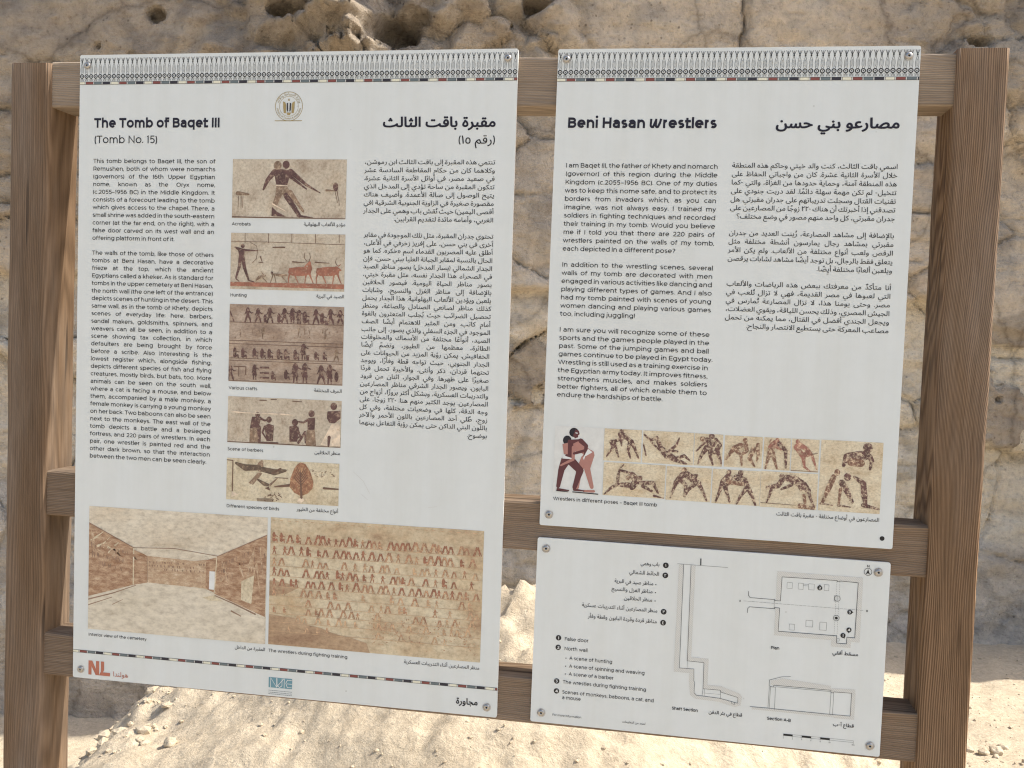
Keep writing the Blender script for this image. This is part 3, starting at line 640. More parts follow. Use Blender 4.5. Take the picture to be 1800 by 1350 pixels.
def panel(name, x0, zt, wd, hg, rot, label, cat='sign panel'):
    e = empty(name, (x0, 0, zt + Z0)); e.rotation_euler = (0, rot, 0); tag(e, label, cat)
    bm = bmesh.new(); r = 3.0; n = 5; out = []
    for cx_, cy_, a in ((wd - r, r, -90), (wd - r, hg - r, 0), (r, hg - r, 90), (r, r, 180)):
        for k in range(n): t = R(a + 90 * k / (n - 1)); out.append((cx_ + r * math.cos(t), cy_ + r * math.sin(t)))
    fr_ = [bm.verts.new((u / 1000, 0, -v / 1000)) for u, v in out]; bk = [bm.verts.new((u / 1000, 0.004, -v / 1000)) for u, v in out]
    bm.faces.new(fr_); bm.faces.new(bk[::-1]); m = len(out)
    for i in range(m): f = bm.faces.new((fr_[(i + 1) % m], fr_[i], bk[i], bk[(i + 1) % m])); f.material_index = 1
    bm.normal_update(); bm_obj('sheet', bm, [SHEET, EDGE], e); return e
def screw(parent, u, v):
    bm = bmesh.new(); prof = [(5.2, 0.0), (5.1, 0.9), (4.5, 1.9), (3.4, 2.5), (2.3, 2.75), (1.7, 2.75), (1.5, 1.6)]; N = 20; rows = []
    for r, hgt in prof: rows.append([bm.verts.new(((u + r * math.cos(2 * math.pi * i / N)) / 1000, -hgt / 1000, -(v + r * math.sin(2 * math.pi * i / N)) / 1000)) for i in range(N)])
    for a, b in zip(rows, rows[1:]):
        for i in range(N): bm.faces.new((a[i], b[i], b[(i + 1) % N], a[(i + 1) % N]))
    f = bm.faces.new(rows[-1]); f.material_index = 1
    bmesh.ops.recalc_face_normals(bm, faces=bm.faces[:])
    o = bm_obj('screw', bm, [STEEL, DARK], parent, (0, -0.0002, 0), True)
    flat('screw_stain', ringp(u, v, 4.9, 6.6, 20), STAINM, parent, 1.2); return o
STAINM = NT('rust_grey_stain'); _v = STAINM.coord(); _n = STAINM.noise(_v, 160, 4); STAINM.base(STAINM.ramp(_n, [(0.35, (0.30, 0.28, 0.25)), (0.65, (0.62, 0.61, 0.57))])); STAINM = STAINM.m

def frieze(parent, wd, n, vtop=4.5):
    P = []; p = wd / n
    for i in range(n):
        c = p * (i + 0.5)
        for s in (-1, 1): P += ribbon([(c, 11.8), (c + s * 2.3, 6.2)], 0.62) ; P.append(disc(c + s * 2.5, 5.6, 0.55, 6))
        P += ribbon([(c, 11.8), (c, 6.6)], 0.7); P.append(disc(c, 6.0, 0.5, 6))
        P.append(rc(c - 1.05, 11.6, c + 1.05, 13.2)); P.append(rc(c - .8, 13.8, c + .8, 14.6))
        for s in (-1, 1): P += ribbon([(c + s * .8, 14.8), (c + s * 1.7, 18), (c + s * 2.35, 22.5), (c + s * 2.1, 27), (c + s * 1.2, 30.4)], 0.44)
        P += ribbon([(c + 0.8 * math.cos(t * math.pi / 5), 23 + 5.0 * math.sin(t * math.pi / 5)) for t in range(11)], 0.26)
        P += ringp(c, 33.8, 2.15, 3.5, 14); P.append(disc(c, 33.8, 0.85, 8))
        for s in (-1, 1): P += ribbon([(c + s * .6, 37.2), (c + s * 2.6, 41.4)], 0.34); P += ribbon([(c + s * .2, 37.2), (c + s * .9, 41.4)], 0.28); P += ribbon([(c + s * 3.2, 37.6), (c + s * 1.4, 41.4)], 0.28)
    return flat('kheker_frieze', P, BLACK, parent, 1)
def band(parent, wd, v0, v1, start):
    P = []; I = []; seq = [CREAM, REDI, SLATE, CHAR]; mats = [BLACK] + seq + [PALEGREY]
    P += [rc(0.2, v0, wd - .2, v0 + 0.55), rc(0.2, v1 - 0.55, wd - .2, v1)]; I += [0, 0]
    x = start; k = 0
    while x < wd - 0.3:
        a, b = max(0.3, x), min(wd - .3, x + 11.9)
        if b > a: P.append(rc(a, v0 + .55, b, v1 - .55)); I.append(1 + k % 4)
        for t in (11.9, 13.9):
            a = x + t
            if 0.3 < a < wd - .9: P.append(rc(a, v0 + .5, a + .5, v1 - .5)); I.append(0)
        a, b = max(.3, x + 12.4), min(wd - .3, x + 13.9)
        if b > a: P.append(rc(a, v0 + .55, b, v1 - .55)); I.append(5)
        x += 14.4; k += 1
    return flat('colour_band', P, mats, parent, 1, I)

# ------------------------------------------------------------------ the words
EN_L1 = ["This tomb belongs to Baqet III, the son of", "Remushen, both of whom were nomarchs", "(governors) of the 16th Upper Egyptian", "nome, known as the Oryx nome,", "(c.2055\u20131956 BC) in the Middle Kingdom. It", "consists of a forecourt leading to the tomb", "which gives access to the chapel. There, a", "small shrine was added in the south-eastern", "corner (at the far end, on the right), with a", "false door carved on its west wall and an", "|offering platform in front of it."]
EN_L2 = ["The walls of the tomb, like those of others", "tombs at Beni Hasan, have a decorative", "frieze at the top, which the ancient", "Egyptians called a kheker. As is standard for", "tombs in the upper cemetery at Beni Hasan,", "the north wall (the one left of the entrance)", "depicts scenes of hunting in the desert. This", "same wall, as in the tomb of Khety, depicts", "scenes of everyday life: here, barbers,", "sandal makers, goldsmiths, spinners, and", "weavers can all be seen, in addition to a", "scene showing tax collection, in which", "defaulters are being brought by force", "before a scribe. Also interesting is the", "lowest register which, alongside fishing,", "depicts different species of fish and flying", "creatures, mostly birds, but bats, too. More", "animals can be seen on the south wall,", "where a cat is facing a mouse, and below", "them, accompanied by a male monkey, a", "female monkey is carrying a young monkey", "on her back. Two baboons can also be seen", "next to the monkeys. The east wall of the", "tomb depicts a battle and a besieged", "fortress, and 220 pairs of wrestlers. In each", "pair, one wrestler is painted red and the", "other dark brown, so that the interaction", "|between the two men can be seen clearly."]
AR_L1 = ["تنتمي هذه المقبرة إلى باقت الثالث ابن رموشن،", "وكلاهما كان من حكام المقاطعة السادسة عشر", "في صعيد مصر، في أوائل الأسرة الثانية عشرة.", "تتكون المقبرة من ساحة تؤدي إلى المدخل الذي", "يتيح الوصول إلى صالة الأعمدة. وأضيف هناك", "مقصورة صغيرة في الزاوية الجنوبية الشرقية (في", "أقصى اليمين) حيث نُقش باب وهمي على الجدار", "|الغربي، وأمامه مائدة لتقديم القرابين."]
AR_L2 = ["تحتوي جدران المقبرة، مثل تلك الموجودة في مقابر", "أخرى في بني حسن، على إفريز زخرفي في الأعلى،", "أطلق عليه المصريون القدماء اسم «خكر». كما هو", "الحال بالنسبة لمقابر الجبانة العليا ببني حسن، فإن", "الجدار الشمالي (يسار المدخل) يصور مناظر الصيد", "في الصحراء. هذا الجدار نفسه، مثل مقبرة خيتي،", "يصور مناظر الحياة اليومية. فيصور الحلاقين", "بالإضافة إلى مناظر الغزل والنسيج، وشابات", "يلعبن ويؤدين الألعاب البهلوانية. هذا الجدار يحمل", "كذلك مناظر لصانعي الصنادل والصاغة، ومنظر", "تحصيل الضرائب حيث يُجلب المتعثرون بالقوة", "أمام كاتب. ومن المثير للاهتمام أيضًا الصف", "الموجود في الجزء السفلي والذي يصور، إلى جانب", "الصيد، أنواعًا مختلفة من الأسماك والمخلوقات", "الطائرة، معظمها من الطيور، وتضمّ أيضًا", "الخفافيش. يمكن رؤية المزيد من الحيوانات على", "الجدار الجنوبي، حيث تواجه قطة وفأرًا، ويوجد", "تحتهما قردان، ذكر وأنثى، والأخيرة تحمل قردًا", "صغيرًا على ظهرها. وفي الجوار، اثنان من قرود", "البابون. ويصور الجدار الشرقي مناظر المصارعين", "والتدريبات العسكرية، وبشكل أكثر بروزًا، أزواج من", "المصارعين. يوجد الكثير منهم هنا: ٢٢٠ زوجًا، على", "وجه الدقة، كلها في وضعيات مختلفة، وفي كل", "زوج، طُلي أحد المصارعين باللون الأحمر والآخر", "باللون البني الداكن حتى يمكن رؤية التفاعل بينهما", "|بوضوح."]
EN_R = [["I am Baqet III, the father of Khety and nomarch", "(governor) of this region during the Middle", "Kingdom (c.2055\u20131956 BC). One of my duties", "was to keep this nome safe, and to protect its", "borders from invaders which, as you can", "imagine, was not always easy. I trained my", "soldiers in fighting techniques and recorded", "their training in my tomb. Would you believe", "me if I told you that there are 220 pairs of", "wrestlers painted on the walls of my tomb,", "|each depicted in a different pose?"],
 ["In addition to the wrestling scenes, several", "walls of my tomb are decorated with men", "engaged in various activities like dancing and", "playing different types of games. And I also", "had my tomb painted with scenes of young", "women dancing and playing various games", "|too, including juggling!"],
 ["I am sure you will recognize some of these", "sports and the games people played in the", "past. Some of the jumping games and ball", "|games continue to be played in Egypt today.", "Wrestling is still used as a training exercise in", "the Egyptian army today. It improves fitness,", "strengthens muscles, and makes soldiers", "better fighters, all of which enable them to", "|endure the hardships of battle."]]
AR_R = [["اسمي باقت الثالث، كنت والد خيتي وحاكم هذه المنطقة", "خلال الأسرة الثانية عشرة. كان من واجباتي الحفاظ على", "هذه المنطقة آمنة، وحماية حدودها من الغزاة، والتي -كما", "تتخيل- لم تكن مهمة سهلة دائمًا. لقد دربت جنودي على", "تقنيات القتال وسجلت تدريباتهم على جدران مقبرتي. هل", "تصدقني إذا أخبرتك أن هناك ٢٢٠ زوجًا من المصارعين على", "|جدران مقبرتي، كل واحد منهم مصور في وضع مختلف؟"],
 ["بالإضافة إلى مشاهد المصارعة، زُينت العديد من جدران", "مقبرتي بمشاهد رجال يمارسون أنشطة مختلفة مثل", "الرقص ولعب أنواع مختلفة من الألعاب. ولم يكن الأمر", "يتعلق فقط بالرجال، بل توجد أيضًا مشاهد لشابات يرقصن", "|ويلعبن ألعابًا مختلفة أيضًا."],
 ["أنا متأكدٌ من معرفتك ببعض هذه الرياضات والألعاب", "التي لعبوها في مصر القديمة، فهي لا تزال تُلعب في", "مصر. وحتى يومنا هذا، لا تزال المصارعة تُمارس في", "الجيش المصري، وذلك يحسن اللياقة، ويقوي العضلات،", "ويجعل الجندي أفضل في القتال، مما يمكنه من تحمل", "|مصاعب المعركة حتى يستطيع الانتصار والنجاح."]]
CAP_L = [("Acrobats", 262.3, 293.8, 265.9, "مؤدو الألعاب البهلوانية", 380.3, 447.4, 264.8), ("Hunting", 261.9, 289.6, 376.6, "الصيد في البرية", 403.3, 448.2, 374.8), ("Various crafts", 262.3, 310.2, 522.2, "الحرف المختلفة", 403.1, 448.2, 520.6), ("Scene of barbers", 262.1, 322.2, 618.8, "منظر الحلاقين", 406.2, 448, 617), ("Different species of birds", 262.3, 350.6, 709.4, "أنواع مختلفة من الطيور", 379.4, 447.2, 707.6), ("Interior view of the cemetery", 27.1, 129.7, 935, "المقبرة من الداخل", 281.1, 332.3, 934.8), ("The wrestlers during fighting training", 337.6, 468.2, 935.3, "منظر المصارعين أثناء التدريبات العسكرية", 558.7, 678.1, 934.2)]
AR_D = [("باب وهمي", 154.7, 182.5, 29.8), ("الحائط الشمالي", 138.6, 182.7, 44.0), ("مناظر صيد في البرية", 117.5, 175, 59.0), ("مناظر الغزل والنسيج", 113.7, 174.5, 71.0), ("منظر الحلاقين", 132.6, 174.5, 83.5), ("منظر المصارعين أثناء التدريبات عسكرية", 70.7, 182.7, 99.0), ("مناظر قردة وقردة البابون وقطة وفأر", 80.5, 182.6, 115.2)]
EN_D = [("False door", 46.8, 82.9, 153.0), ("North wall", 47, 82.3, 167.6), ("A scene of hunting", 55.3, 119.8, 181.6), ("A scene of spinning and weaving", 55.3, 168.4, 193.9), ("A scene of a barber", 55.4, 122.6, 205.8), ("The wrestles during fighting training", 46.8, 171.6, 218.6), ("Scenes of monkeys, baboons, a cat, and", 46.5, 183.6, 234.0), ("a mouse", 46.9, 75.2, 242.5)]
SMALL_AR = ["مقبرة باقت الثالث", "(رقم ١٥)", "هولندا", "مجاورة", "مصارعو بني حسن", "المصارعون في أوضاع مختلفة - مقبرة باقت الثالث", "قطاع في بئر الدفن", "مسقط أفقي", "قطاع أ-ب", "لمزيد من المعلومات", "وزارة السياحة والآثار", "١ ٢ ٣ ٤"]
need = set()
for L in [AR_L1, AR_L2] + AR_R + [SMALL_AR] + [[c[4] for c in CAP_L]] + [[c[0] for c in AR_D]]:
    for t in L:
        for wd in t.lstrip('|').split(' '):
            for gph, mk in shape(wd): need.add(gph); need.update(mk)
need.add('\ufe8d')
load_arabic(need)
_al = [b for p in _ar['\ufe8d'][0] for a, b in p]; ALEF = max(_al) - min(_al)
def asz(mm): return mm / ALEF
CAPS = 1 / 0.70
BW, AE = 0.094, 0.006       # body stroke weight, Arabic emboldening

# ------------------------------------------------------------------ panel: the tomb
PL = panel('tomb_panel', 0, 0, 707, 1006, -0.0039, 'tall white panel about the tomb with a column of five small wall painting photos')
frieze(PL, 707, 90); band(PL, 707, 42.1, 46.7, -3.2); band(PL, 707, 959.6, 964.1, -2.0).name = 'lower_colour_band'
flat('heading', line("The Tomb of Baqet III", 15.2 * CAPS, .158, 25.6, 239.8, 114.6, xs=None), NAVY, PL, 1)
flat('subheading', line("(Tomb No. 15)", 12.0 * CAPS, .088, 26, 135.5, 139.0), BLACK, PL, 1)
flat('arabic_heading', line("مقبرة باقت الثالث", asz(15.2), .028, 502.6, 677, 114.2, True), NAVY, PL, 1)
flat('arabic_subheading', line("(رقم ١٥)", asz(12.6), .006, 619.5, 677.2, 139.2, True), BLACK, PL, 1)
flat('paragraph', block(EN_L1, 6.5 * CAPS, BW, 25, 233.5, 170.2, 12.2), BLACK, PL, 1)
flat('paragraph', block(EN_L2, 6.5 * CAPS, BW, 25, 233.3, 315.8, 12.11), BLACK, PL, 1)
flat('arabic_paragraph', block(AR_L1, asz(6.9), AE, 475.2, 677.8, 169.9, 12.26, True), BLACK, PL, 1)
flat('arabic_paragraph', block(AR_L2, asz(6.9), AE, 477, 678.4, 280.1, 11.97, True), BLACK, PL, 1)
for en, a, b, v, ar, c, d, v2 in CAP_L:
    flat('caption', line(en, 5.0 * CAPS, .094, a, b, v), BLACK, PL, 1); flat('arabic_caption', line(ar, asz(5.5), AE, c, d, v2, True), BLACK, PL, 1)
# ministry emblem
Pm = ringp(352, 82.6, 21.6, 22.4, 40) + ringp(352, 82.6, 15.0, 15.5, 32) + [rc(329.5, 104, 373.8, 105)]
def on_ring(txt, size, r, a0, a1, rtl, wt, outward=True):
    """lettering bent along the ring of the emblem"""
    Lr = r * abs(R(a1 - a0)); out = []
    for q in line(txt, size, wt, 0, Lr, 0, rtl):
        pts = []
        for u, v in q:
            t = R(a0 + (a1 - a0) * u / Lr); rr = r - v if outward else r + v
            pts.append((352 + rr * math.cos(t), 82.6 - rr * math.sin(t)))
        out.append(pts)
    return out
Pm += on_ring("وزارة السياحة والآثار", asz(4.0), 17.2, 165, 15, True, .004)
Pm += on_ring("Ministry of Tourism & Antiquities", 3.0 * CAPS, 20.0, 188, 352, False, .10, False)
eagle = [[(342.5, 75), (346, 76.5), (347.5, 80), (347.5, 93), (344, 93), (343, 86)], [(361.5, 75), (358, 76.5), (356.5, 80), (356.5, 93), (360, 93), (361, 86)], [(348.2, 92), (355.8, 92), (354, 96), (350, 96)], [(350.6, 74), (353.4, 74), (352.6, 71.2), (351, 71)]]
Pm2 = [[(348.5, 78), (350.6, 77), (351, 90), (350, 91), (348.7, 88)], [(355.5, 78), (353.4, 77), (353, 90), (354, 91), (355.3, 88)]]
flat('ministry_emblem', Pm + eagle + Pm2, [GOLD, CHAR], PL, 1, [0] * (len(Pm) + 4) + [1, 1])
# sponsors
flat('rust_logo', [[(27.9, 999.2), (27.9, 975.8), (34.5, 975.8), (41.2, 989), (41.2, 975.8), (47.0, 975.8), (47.0, 999.2), (40.8, 999.2), (33.4, 985.2), (33.4, 999.2)], [(50.0, 975.8), (55.6, 975.8), (55.6, 990), (53.8, 993.6), (66.3, 993.6), (66.3, 999.2), (46.8, 999.2), (50.0, 992.5)]] + line("هولندا", asz(8.2), .004, 71.3, 98.4, 998.5, True), ORANGE, PL, 1)
t0, t1, s0, s1 = 339.2, 378.3, 975.6, 992.0
Pt = [rc(t0, s0, t1, s1)]; It = [0]
for a in ([(342.5, 991.8), (342.5, 976.6), (352.5, 990.8), (352.5, 976.0)], [(353.0, 976), (353.5, 988), (357.5, 991), (361.5, 988), (361.5, 976)], [(365.2, 991.6), (365.2, 976)], [(377.6, 978.2), (370.5, 978), (367.8, 983), (370.5, 990), (377.6, 989.6)], [(352.5, 990.8), (364.5, 976.2)], [(369.5, 984), (377.8, 984)]):
    for q in ribbon(a, 0.85): Pt.append(q); It.append(1)
for v in (996.3, 999.4, 1002.0):
    x = t0
    while x < t1 - 1: e = min(t1, x + random.uniform(1.5, 4)); Pt.append(rc(x, v, e, v + .7)); It.append(2); x = e + .55
flat('teal_logo', Pt, [TEAL, WHITE, SLATE], PL, 1, It)
flat('black_logo', line("مجاورة", asz(9.6), .026, 643, 677.2, 989.6, True), BLACK, PL, 1)
for a in ([(470, 642), (486, 655), (497, 674)], [(484, 676), (494, 684)], [(590, 690), (604, 688)]): flat('scratch', ribbon(a, .5), PALEGREY, PL, 1)
for u, v in ((13.1, 16.4), (691.7, 13.8), (14.1, 991.7), (691, 991.1)): screw(PL, u, v)

BG1 = photo_mat('plaster_print', [(0.30, (148, 132, 114)), (0.44, (174, 162, 144)), (0.60, (186, 176, 158)), (0.75, (198, 190, 172))], 26)
BG2 = photo_mat('brown_plaster_print', [(0.28, (120, 102, 90)), (0.46, (152, 134, 118)), (0.62, (170, 154, 138)), (0.8, (188, 174, 156))], 24, 8, 1.8)
BG3 = photo_mat('yellow_plaster_print', [(0.30, (154, 138, 114)), (0.45, (188, 176, 150)), (0.62, (200, 190, 166)), (0.78, (210, 202, 182))], 24)
DKF = flake_mat('dark_brown_figure', (92, 70, 66), (150, 130, 112), 0.575, 150); RDF = flake_mat('red_figure', (146, 100, 82), (172, 146, 122), 0.60, 170)
TNF = flake_mat('ochre_figure', (126, 106, 88), (166, 148, 126), 0.56, 170); LNF = ink('brown_line_print', A(104, 82, 70)[:3], .2); PLF = flake_mat('pale_figure', (205, 190, 168), (180, 158, 130), .62, 160)
# acrobats
q = Pic(262.2, 163.3, 447.2, 254, (155, 50), (1193, 55), (143, 583))
q.head(568, 108, 37, 2).head(645, 102, 33).poly([(530, 155), (600, 140), (692, 155), (655, 285), (555, 280)])
q.limb([(540, 165), (475, 240), (437, 325)], [52, 38, 18]).limb([(685, 160), (825, 280), (955, 355)], [48, 26, 8]).limb([(665, 195), (830, 320)], [34, 12])
q.poly([(555, 295), (655, 295), (700, 380), (640, 400), (610, 370), (560, 470), (520, 460), (545, 380)], 2).limb([(650, 380), (765, 560)], [60, 34]).limb([(680, 350), (800, 520)], [50, 22], 2).limb([(750, 560), (885, 578)], [22, 8])
q.poly([(514, 480), (560, 525), (650, 572), (510, 565)]).limb([(520, 455), (640, 520)], [12, 6], 3).poly([(555, 282), (660, 288), (660, 296), (555, 292)], 3)
q.head(1093, 300, 24, 0, 1.7).limb([(1085, 330), (1110, 440)], [6, 4], 1).limb([(1105, 330), (1128, 465)], [6, 3], 1).limb([(1010, 330), (1080, 335)], [20, 8], 2)
for x in (205, 232, 248): q.limb([(x, 390), (x - 3, 490)], [6, 4], 1)
q.limb([(200, 360), (300, 370)], [40, 18], 2).poly([(144, 570), (500, 575), (1185, 582), (1185, 590), (500, 585), (144, 580)], 1)
q.build(PL, BG1, [DKF, LNF, TNF, PLF])
# hunting
q = Pic(261.6, 277.3, 447.8, 364.6, (138, 722), (1180, 740), (128, 1232))
for x in (268, 483, 697, 912, 1125): q.limb([(x, 728), (x, 815)], [5, 5], 1)
q.limb([(136, 800), (520, 808), (1178, 832)], [4, 4, 4], 1).poly([(131, 1168), (1170, 1185), (1168, 1228), (130, 1205)], 3)
q.head(246, 842, 18).poly([(200, 862), (270, 868), (255, 945), (215, 945)]).limb([(215, 880), (178, 855), (235, 868)], [18, 14, 10]).limb([(260, 880), (383, 885)], [20, 10])
q.limb([(320, 812), (372, 840), (383, 885), (372, 960), (330, 1000)], [4, 4, 4, 4, 4], 1).limb([(383, 880), (440, 880)], [3, 3], 1)
q.limb([(225, 945), (214, 1030), (184, 1130)], [34, 28, 16]).limb([(184, 1140), (212, 1163)], [12, 8]).limb([(246, 945), (262, 1040), (300, 1150)], [34, 30, 16]).limb([(300, 1155), (350, 1168)], [14, 8])
q.limb([(372, 1150), (400, 1125), (455, 1112)], [14, 30, 12], 2).limb([(440, 1105), (415, 1072)], [8, 4], 2).limb([(430, 1130), (470, 1170)], [8, 5], 2).limb([(375, 1150), (362, 1175)], [8, 5], 2)
q.limb([(515, 1095), (580, 1105), (650, 1105)], [14, 26, 16], 2).limb([(525, 1105), (502, 1175)], [10, 5], 2).limb([(540, 1110), (552, 1172)], [10, 5], 2).limb([(605, 1115), (655, 1175)], [10, 5], 2).head(515, 1083, 10)
for dx, hd in ((0, 0), (252, 1)):
    q.poly([(672 + dx, 1042), (760 + dx, 1030), (850 + dx, 1028), (880 + dx, 1050), (868 + dx, 1095), (800 + dx, 1112), (700 + dx, 1110), (664 + dx, 1085)], 3)
    for a, b, c in ((680, 668, 668), (720, 735, 758), (830, 822, 816), (858, 872, 893)): q.limb([(a + dx, 1090), (b + dx, 1130), (c + dx, 1180)], [20, 11, 7], 3)
    if not hd: q.limb([(862, 1050), (858, 990)], [40, 26], 3).limb([(858, 992), (815, 1028)], [24, 10], 3).limb([(838, 985), (812, 950), (810, 905)], [6, 5, 4], 1).limb([(850, 985), (866, 950), (860, 905)], [6, 5, 4], 1)
    else: q.limb([(1100, 1040), (1140, 1060)], [34, 14], 3).limb([(1110, 1020), (1092, 990), (1100, 955)], [6, 5, 4], 1).limb([(1120, 1022), (1138, 1008)], [10, 6], 3)
q.limb([(705, 985), (840, 995)], [12, 3], 1).limb([(910, 988), (1040, 997)], [12, 3], 1).limb([(525, 855), (630, 855)], [10, 14], 1).limb([(395, 995), (435, 990)], [6, 6], 1).limb([(410, 940), (425, 985)], [12, 5], 1)
q.build(PL, BG1, [DKF, LNF, TNF, RDF])
def little(q, x, y, h, pose, m=0):
    """a small painted man; x, y at his feet, h his height"""
    s = h / 100.0; P = lambda a, b: (x + a * s, y - b * s)
    if pose == 'walk': q.head(*P(0, 92), 9 * s, m).limb([P(0, 84), P(0, 50)], [28 * s, 18 * s], m).limb([P(0, 52), P(14, 25), P(20, 0)], [17 * s, 12 * s, 8 * s], m).limb([P(0, 52), P(-12, 25), P(-20, 0)], [17 * s, 12 * s, 8 * s], m).limb([P(8, 78), P(24, 62), P(36, 66)], [9 * s, 7 * s, 5 * s], m).limb([P(-8, 78), P(-20, 55)], [9 * s, 6 * s], m)
    elif pose == 'stand': q.head(*P(0, 92), 9 * s, m).limb([P(0, 84), P(0, 48)], [30 * s, 20 * s], m).poly([P(-12, 52), P(12, 52), P(16, 26), P(-16, 26)], m).limb([P(7, 30), P(9, 0)], [9 * s, 7 * s], m).limb([P(-7, 30), P(-9, 0)], [9 * s, 7 * s], m).limb([P(-10, 78), P(-18, 45)], [9 * s, 6 * s], m).limb([P(10, 78), P(30, 70)], [9 * s, 6 * s], m)
    elif pose == 'sit': q.head(*P(-4, 90), 12 * s, m).limb([P(-4, 76), P(-6, 20)], [36 * s, 30 * s], m).limb([P(-4, 14), P(26, 30), P(30, 0)], [20 * s, 15 * s, 10 * s], m).limb([P(4, 70), P(34, 58)], [12 * s, 8 * s], m)
    else:  # a leaning pair
        q.head(*P(-8, 90), 9 * s, m).head(*P(12, 88), 9 * s, m).limb([P(-10, 80), P(-22, 48)], [22 * s, 18 * s], m).limb([P(12, 78), P(24, 48)], [22 * s, 18 * s], m).limb([P(-22, 48), P(-18, 24), P(-34, 0)], [15 * s, 10 * s, 8 * s], m).limb([P(-22, 46), P(-36, 22), P(-46, 0)], [15 * s, 10 * s, 8 * s], m).limb([P(24, 48), P(18, 24), P(28, 0)], [15 * s, 10 * s, 8 * s], m).limb([P(24, 46), P(38, 22), P(46, 0)], [15 * s, 10 * s, 8 * s], m).limb([P(-10, 76), P(16, 66)], [10 * s, 8 * s], m).limb([P(12, 76), P(-18, 60)], [10 * s, 8 * s], m)
# crafts
q = Pic(261.6, 388.2, 448.7, 509.3, (83, 48), (778, 70), (75, 520))
sk = lambda x: (x - 83) * 0.032
for y in (158, 270, 290, 378, 392, 516): q.limb([(80, y), (774, y + 22)], [3, 3], 1)
q.limb([(82, 95), (110, 155)], [14, 6])
for x, ps, h in ((195, 'walk', 90), (258, 'walk', 86), (303, 'sit', 50), (330, 'walk', 92), (388, 'sit', 60), (420, 'walk', 92), (468, 'stand', 92), (508, 'stand', 84), (545, 'sit', 74), (610, 'walk', 90), (650, 'sit', 70), (697, 'walk', 94), (755, 'walk', 90)): little(q, x, 157 + sk(x), h, ps)
for x in (118, 168, 238, 286, 330, 386, 430, 488): little(q, x, 377 + sk(x), 62, 'sit')
little(q, 536, 385, 94, 'stand'); little(q, 612, 389, 50, 'sit'); little(q, 662, 390, 48, 'sit'); little(q, 733, 394, 70, 'walk', 2); q.poly([(550, 358), (572, 358), (568, 390), (554, 390)])
little(q, 88, 515, 92, 'walk'); little(q, 238, 508, 88, 'stand'); little(q, 350, 512, 52, 'sit'); little(q, 432, 510, 60, 'sit'); little(q, 487, 524, 114, 'stand'); little(q, 545, 524, 114, 'stand'); little(q, 643, 530, 110, 'walk'); little(q, 695, 530, 112, 'stand'); q.head(735, 490, 12, 0, 2.6)
for y in (436, 470, 498): q.poly([(270, y - 6), (328, y - 5), (328, y + 6), (270, y + 5)])
q.limb([(110, 430), (184, 432), (182, 480)], [5, 5, 5], 1).limb([(140, 430), (140, 490)], [4, 4], 1)
random.seed(3)
for i in range(26): x = random.uniform(90, 760); q.limb([(x, random.uniform(195, 260)), (x + random.uniform(-8, 8), random.uniform(195, 262))], [6, 4], 2)
q.build(PL, BG2, [DKF, LNF, TNF])
# barbers
q = Pic(261.8, 533, 448.4, 605.6, (74, 610), (764, 638), (68, 890))
q.head(256, 712, 19, 3).head(256, 722, 15).poly([(222, 735), (280, 735), (262, 800), (208, 805)]).limb([(272, 745), (300, 758), (335, 748)], [16, 12, 8]).limb([(262, 800), (266, 885)], [30, 18]).poly([(208, 806), (252, 802), (258, 890), (205, 888)], 2)
q.head(326, 752, 17).poly([(298, 790), (322, 776), (356, 788), (350, 882), (310, 882)]).limb([(300, 795), (285, 830), (312, 872)], [14, 10, 8]).limb([(270, 890), (380, 893)], [10, 8])
q.head(484, 768, 19).poly([(450, 792), (490, 785), (508, 800), (498, 884), (450, 884)]).limb([(495, 800), (516, 850), (490, 870)], [16, 12, 8]).limb([(505, 890), (545, 825), (548, 890)], [16, 14, 10])
q.head(584, 715, 19).poly([(560, 742), (606, 738), (602, 812), (560, 812)]).limb([(570, 748), (535, 768), (498, 762)], [16, 12, 8]).poly([(555, 814), (604, 814), (612, 908), (550, 904)], 2)
q.head(717, 670, 20).poly([(680, 700), (757, 696), (757, 742), (722, 772), (690, 768), (676, 740)]).poly([(705, 775), (752, 765), (757, 905), (690, 912), (638, 900)], 3).limb([(690, 855), (686, 908)], [20, 12])
for a in ((270, 635, 310, 636), (338, 630, 372, 631), (470, 640, 525, 644)): q.limb([(a[0], a[1]), (a[2], a[3])], [6, 5], 1)
q.limb([(70, 888), (400, 900), (757, 918)], [6, 6, 6], 1).limb([(100, 705), (200, 712), (400, 718), (470, 724)], [10, 5, 12, 4], 3)
q.build(PL, BG1, [DKF, LNF, TNF, PLF])
# birds
q = Pic(261.7, 630.5, 447.1, 696.6, (65, 985), (749, 1018), (62, 1240))
q.limb([(66, 998), (103, 1002), (100, 1195)], [5, 6, 6], 1).head(272, 1040, 20, 2, 1.7).head(280, 1012, 11, 2).poly([(258, 1075), (285, 1080), (228, 1150), (200, 1138)], 2)
q.limb([(262, 1045), (180, 1045), (122, 1018)], [34, 40, 14], 0).limb([(285, 1055), (360, 1072), (425, 1062)], [30, 38, 16], 0).limb([(345, 1078), (395, 1052)], [10, 14], 1)
q.limb([(258, 1118), (300, 1145), (330, 1152)], [12, 24, 14], 0).limb([(330, 1152), (370, 1115), (380, 1105)], [14, 8, 3], 2).limb([(362, 1160), (455, 1150)], [8, 18], 1).poly([(300, 1170), (325, 1160), (335, 1185)], 1).limb([(362, 1105), (440, 1108)], [4, 5], 1)
tree = [(518, 1012), (545, 1020), (575, 1065), (596, 1130), (590, 1170), (560, 1200), (522, 1216), (480, 1195), (452, 1160), (455, 1110), (478, 1050), (500, 1020)]
q.poly(tree, 3).limb([(524, 1225), (520, 1150), (516, 1060)], [14, 8, 4], 1)
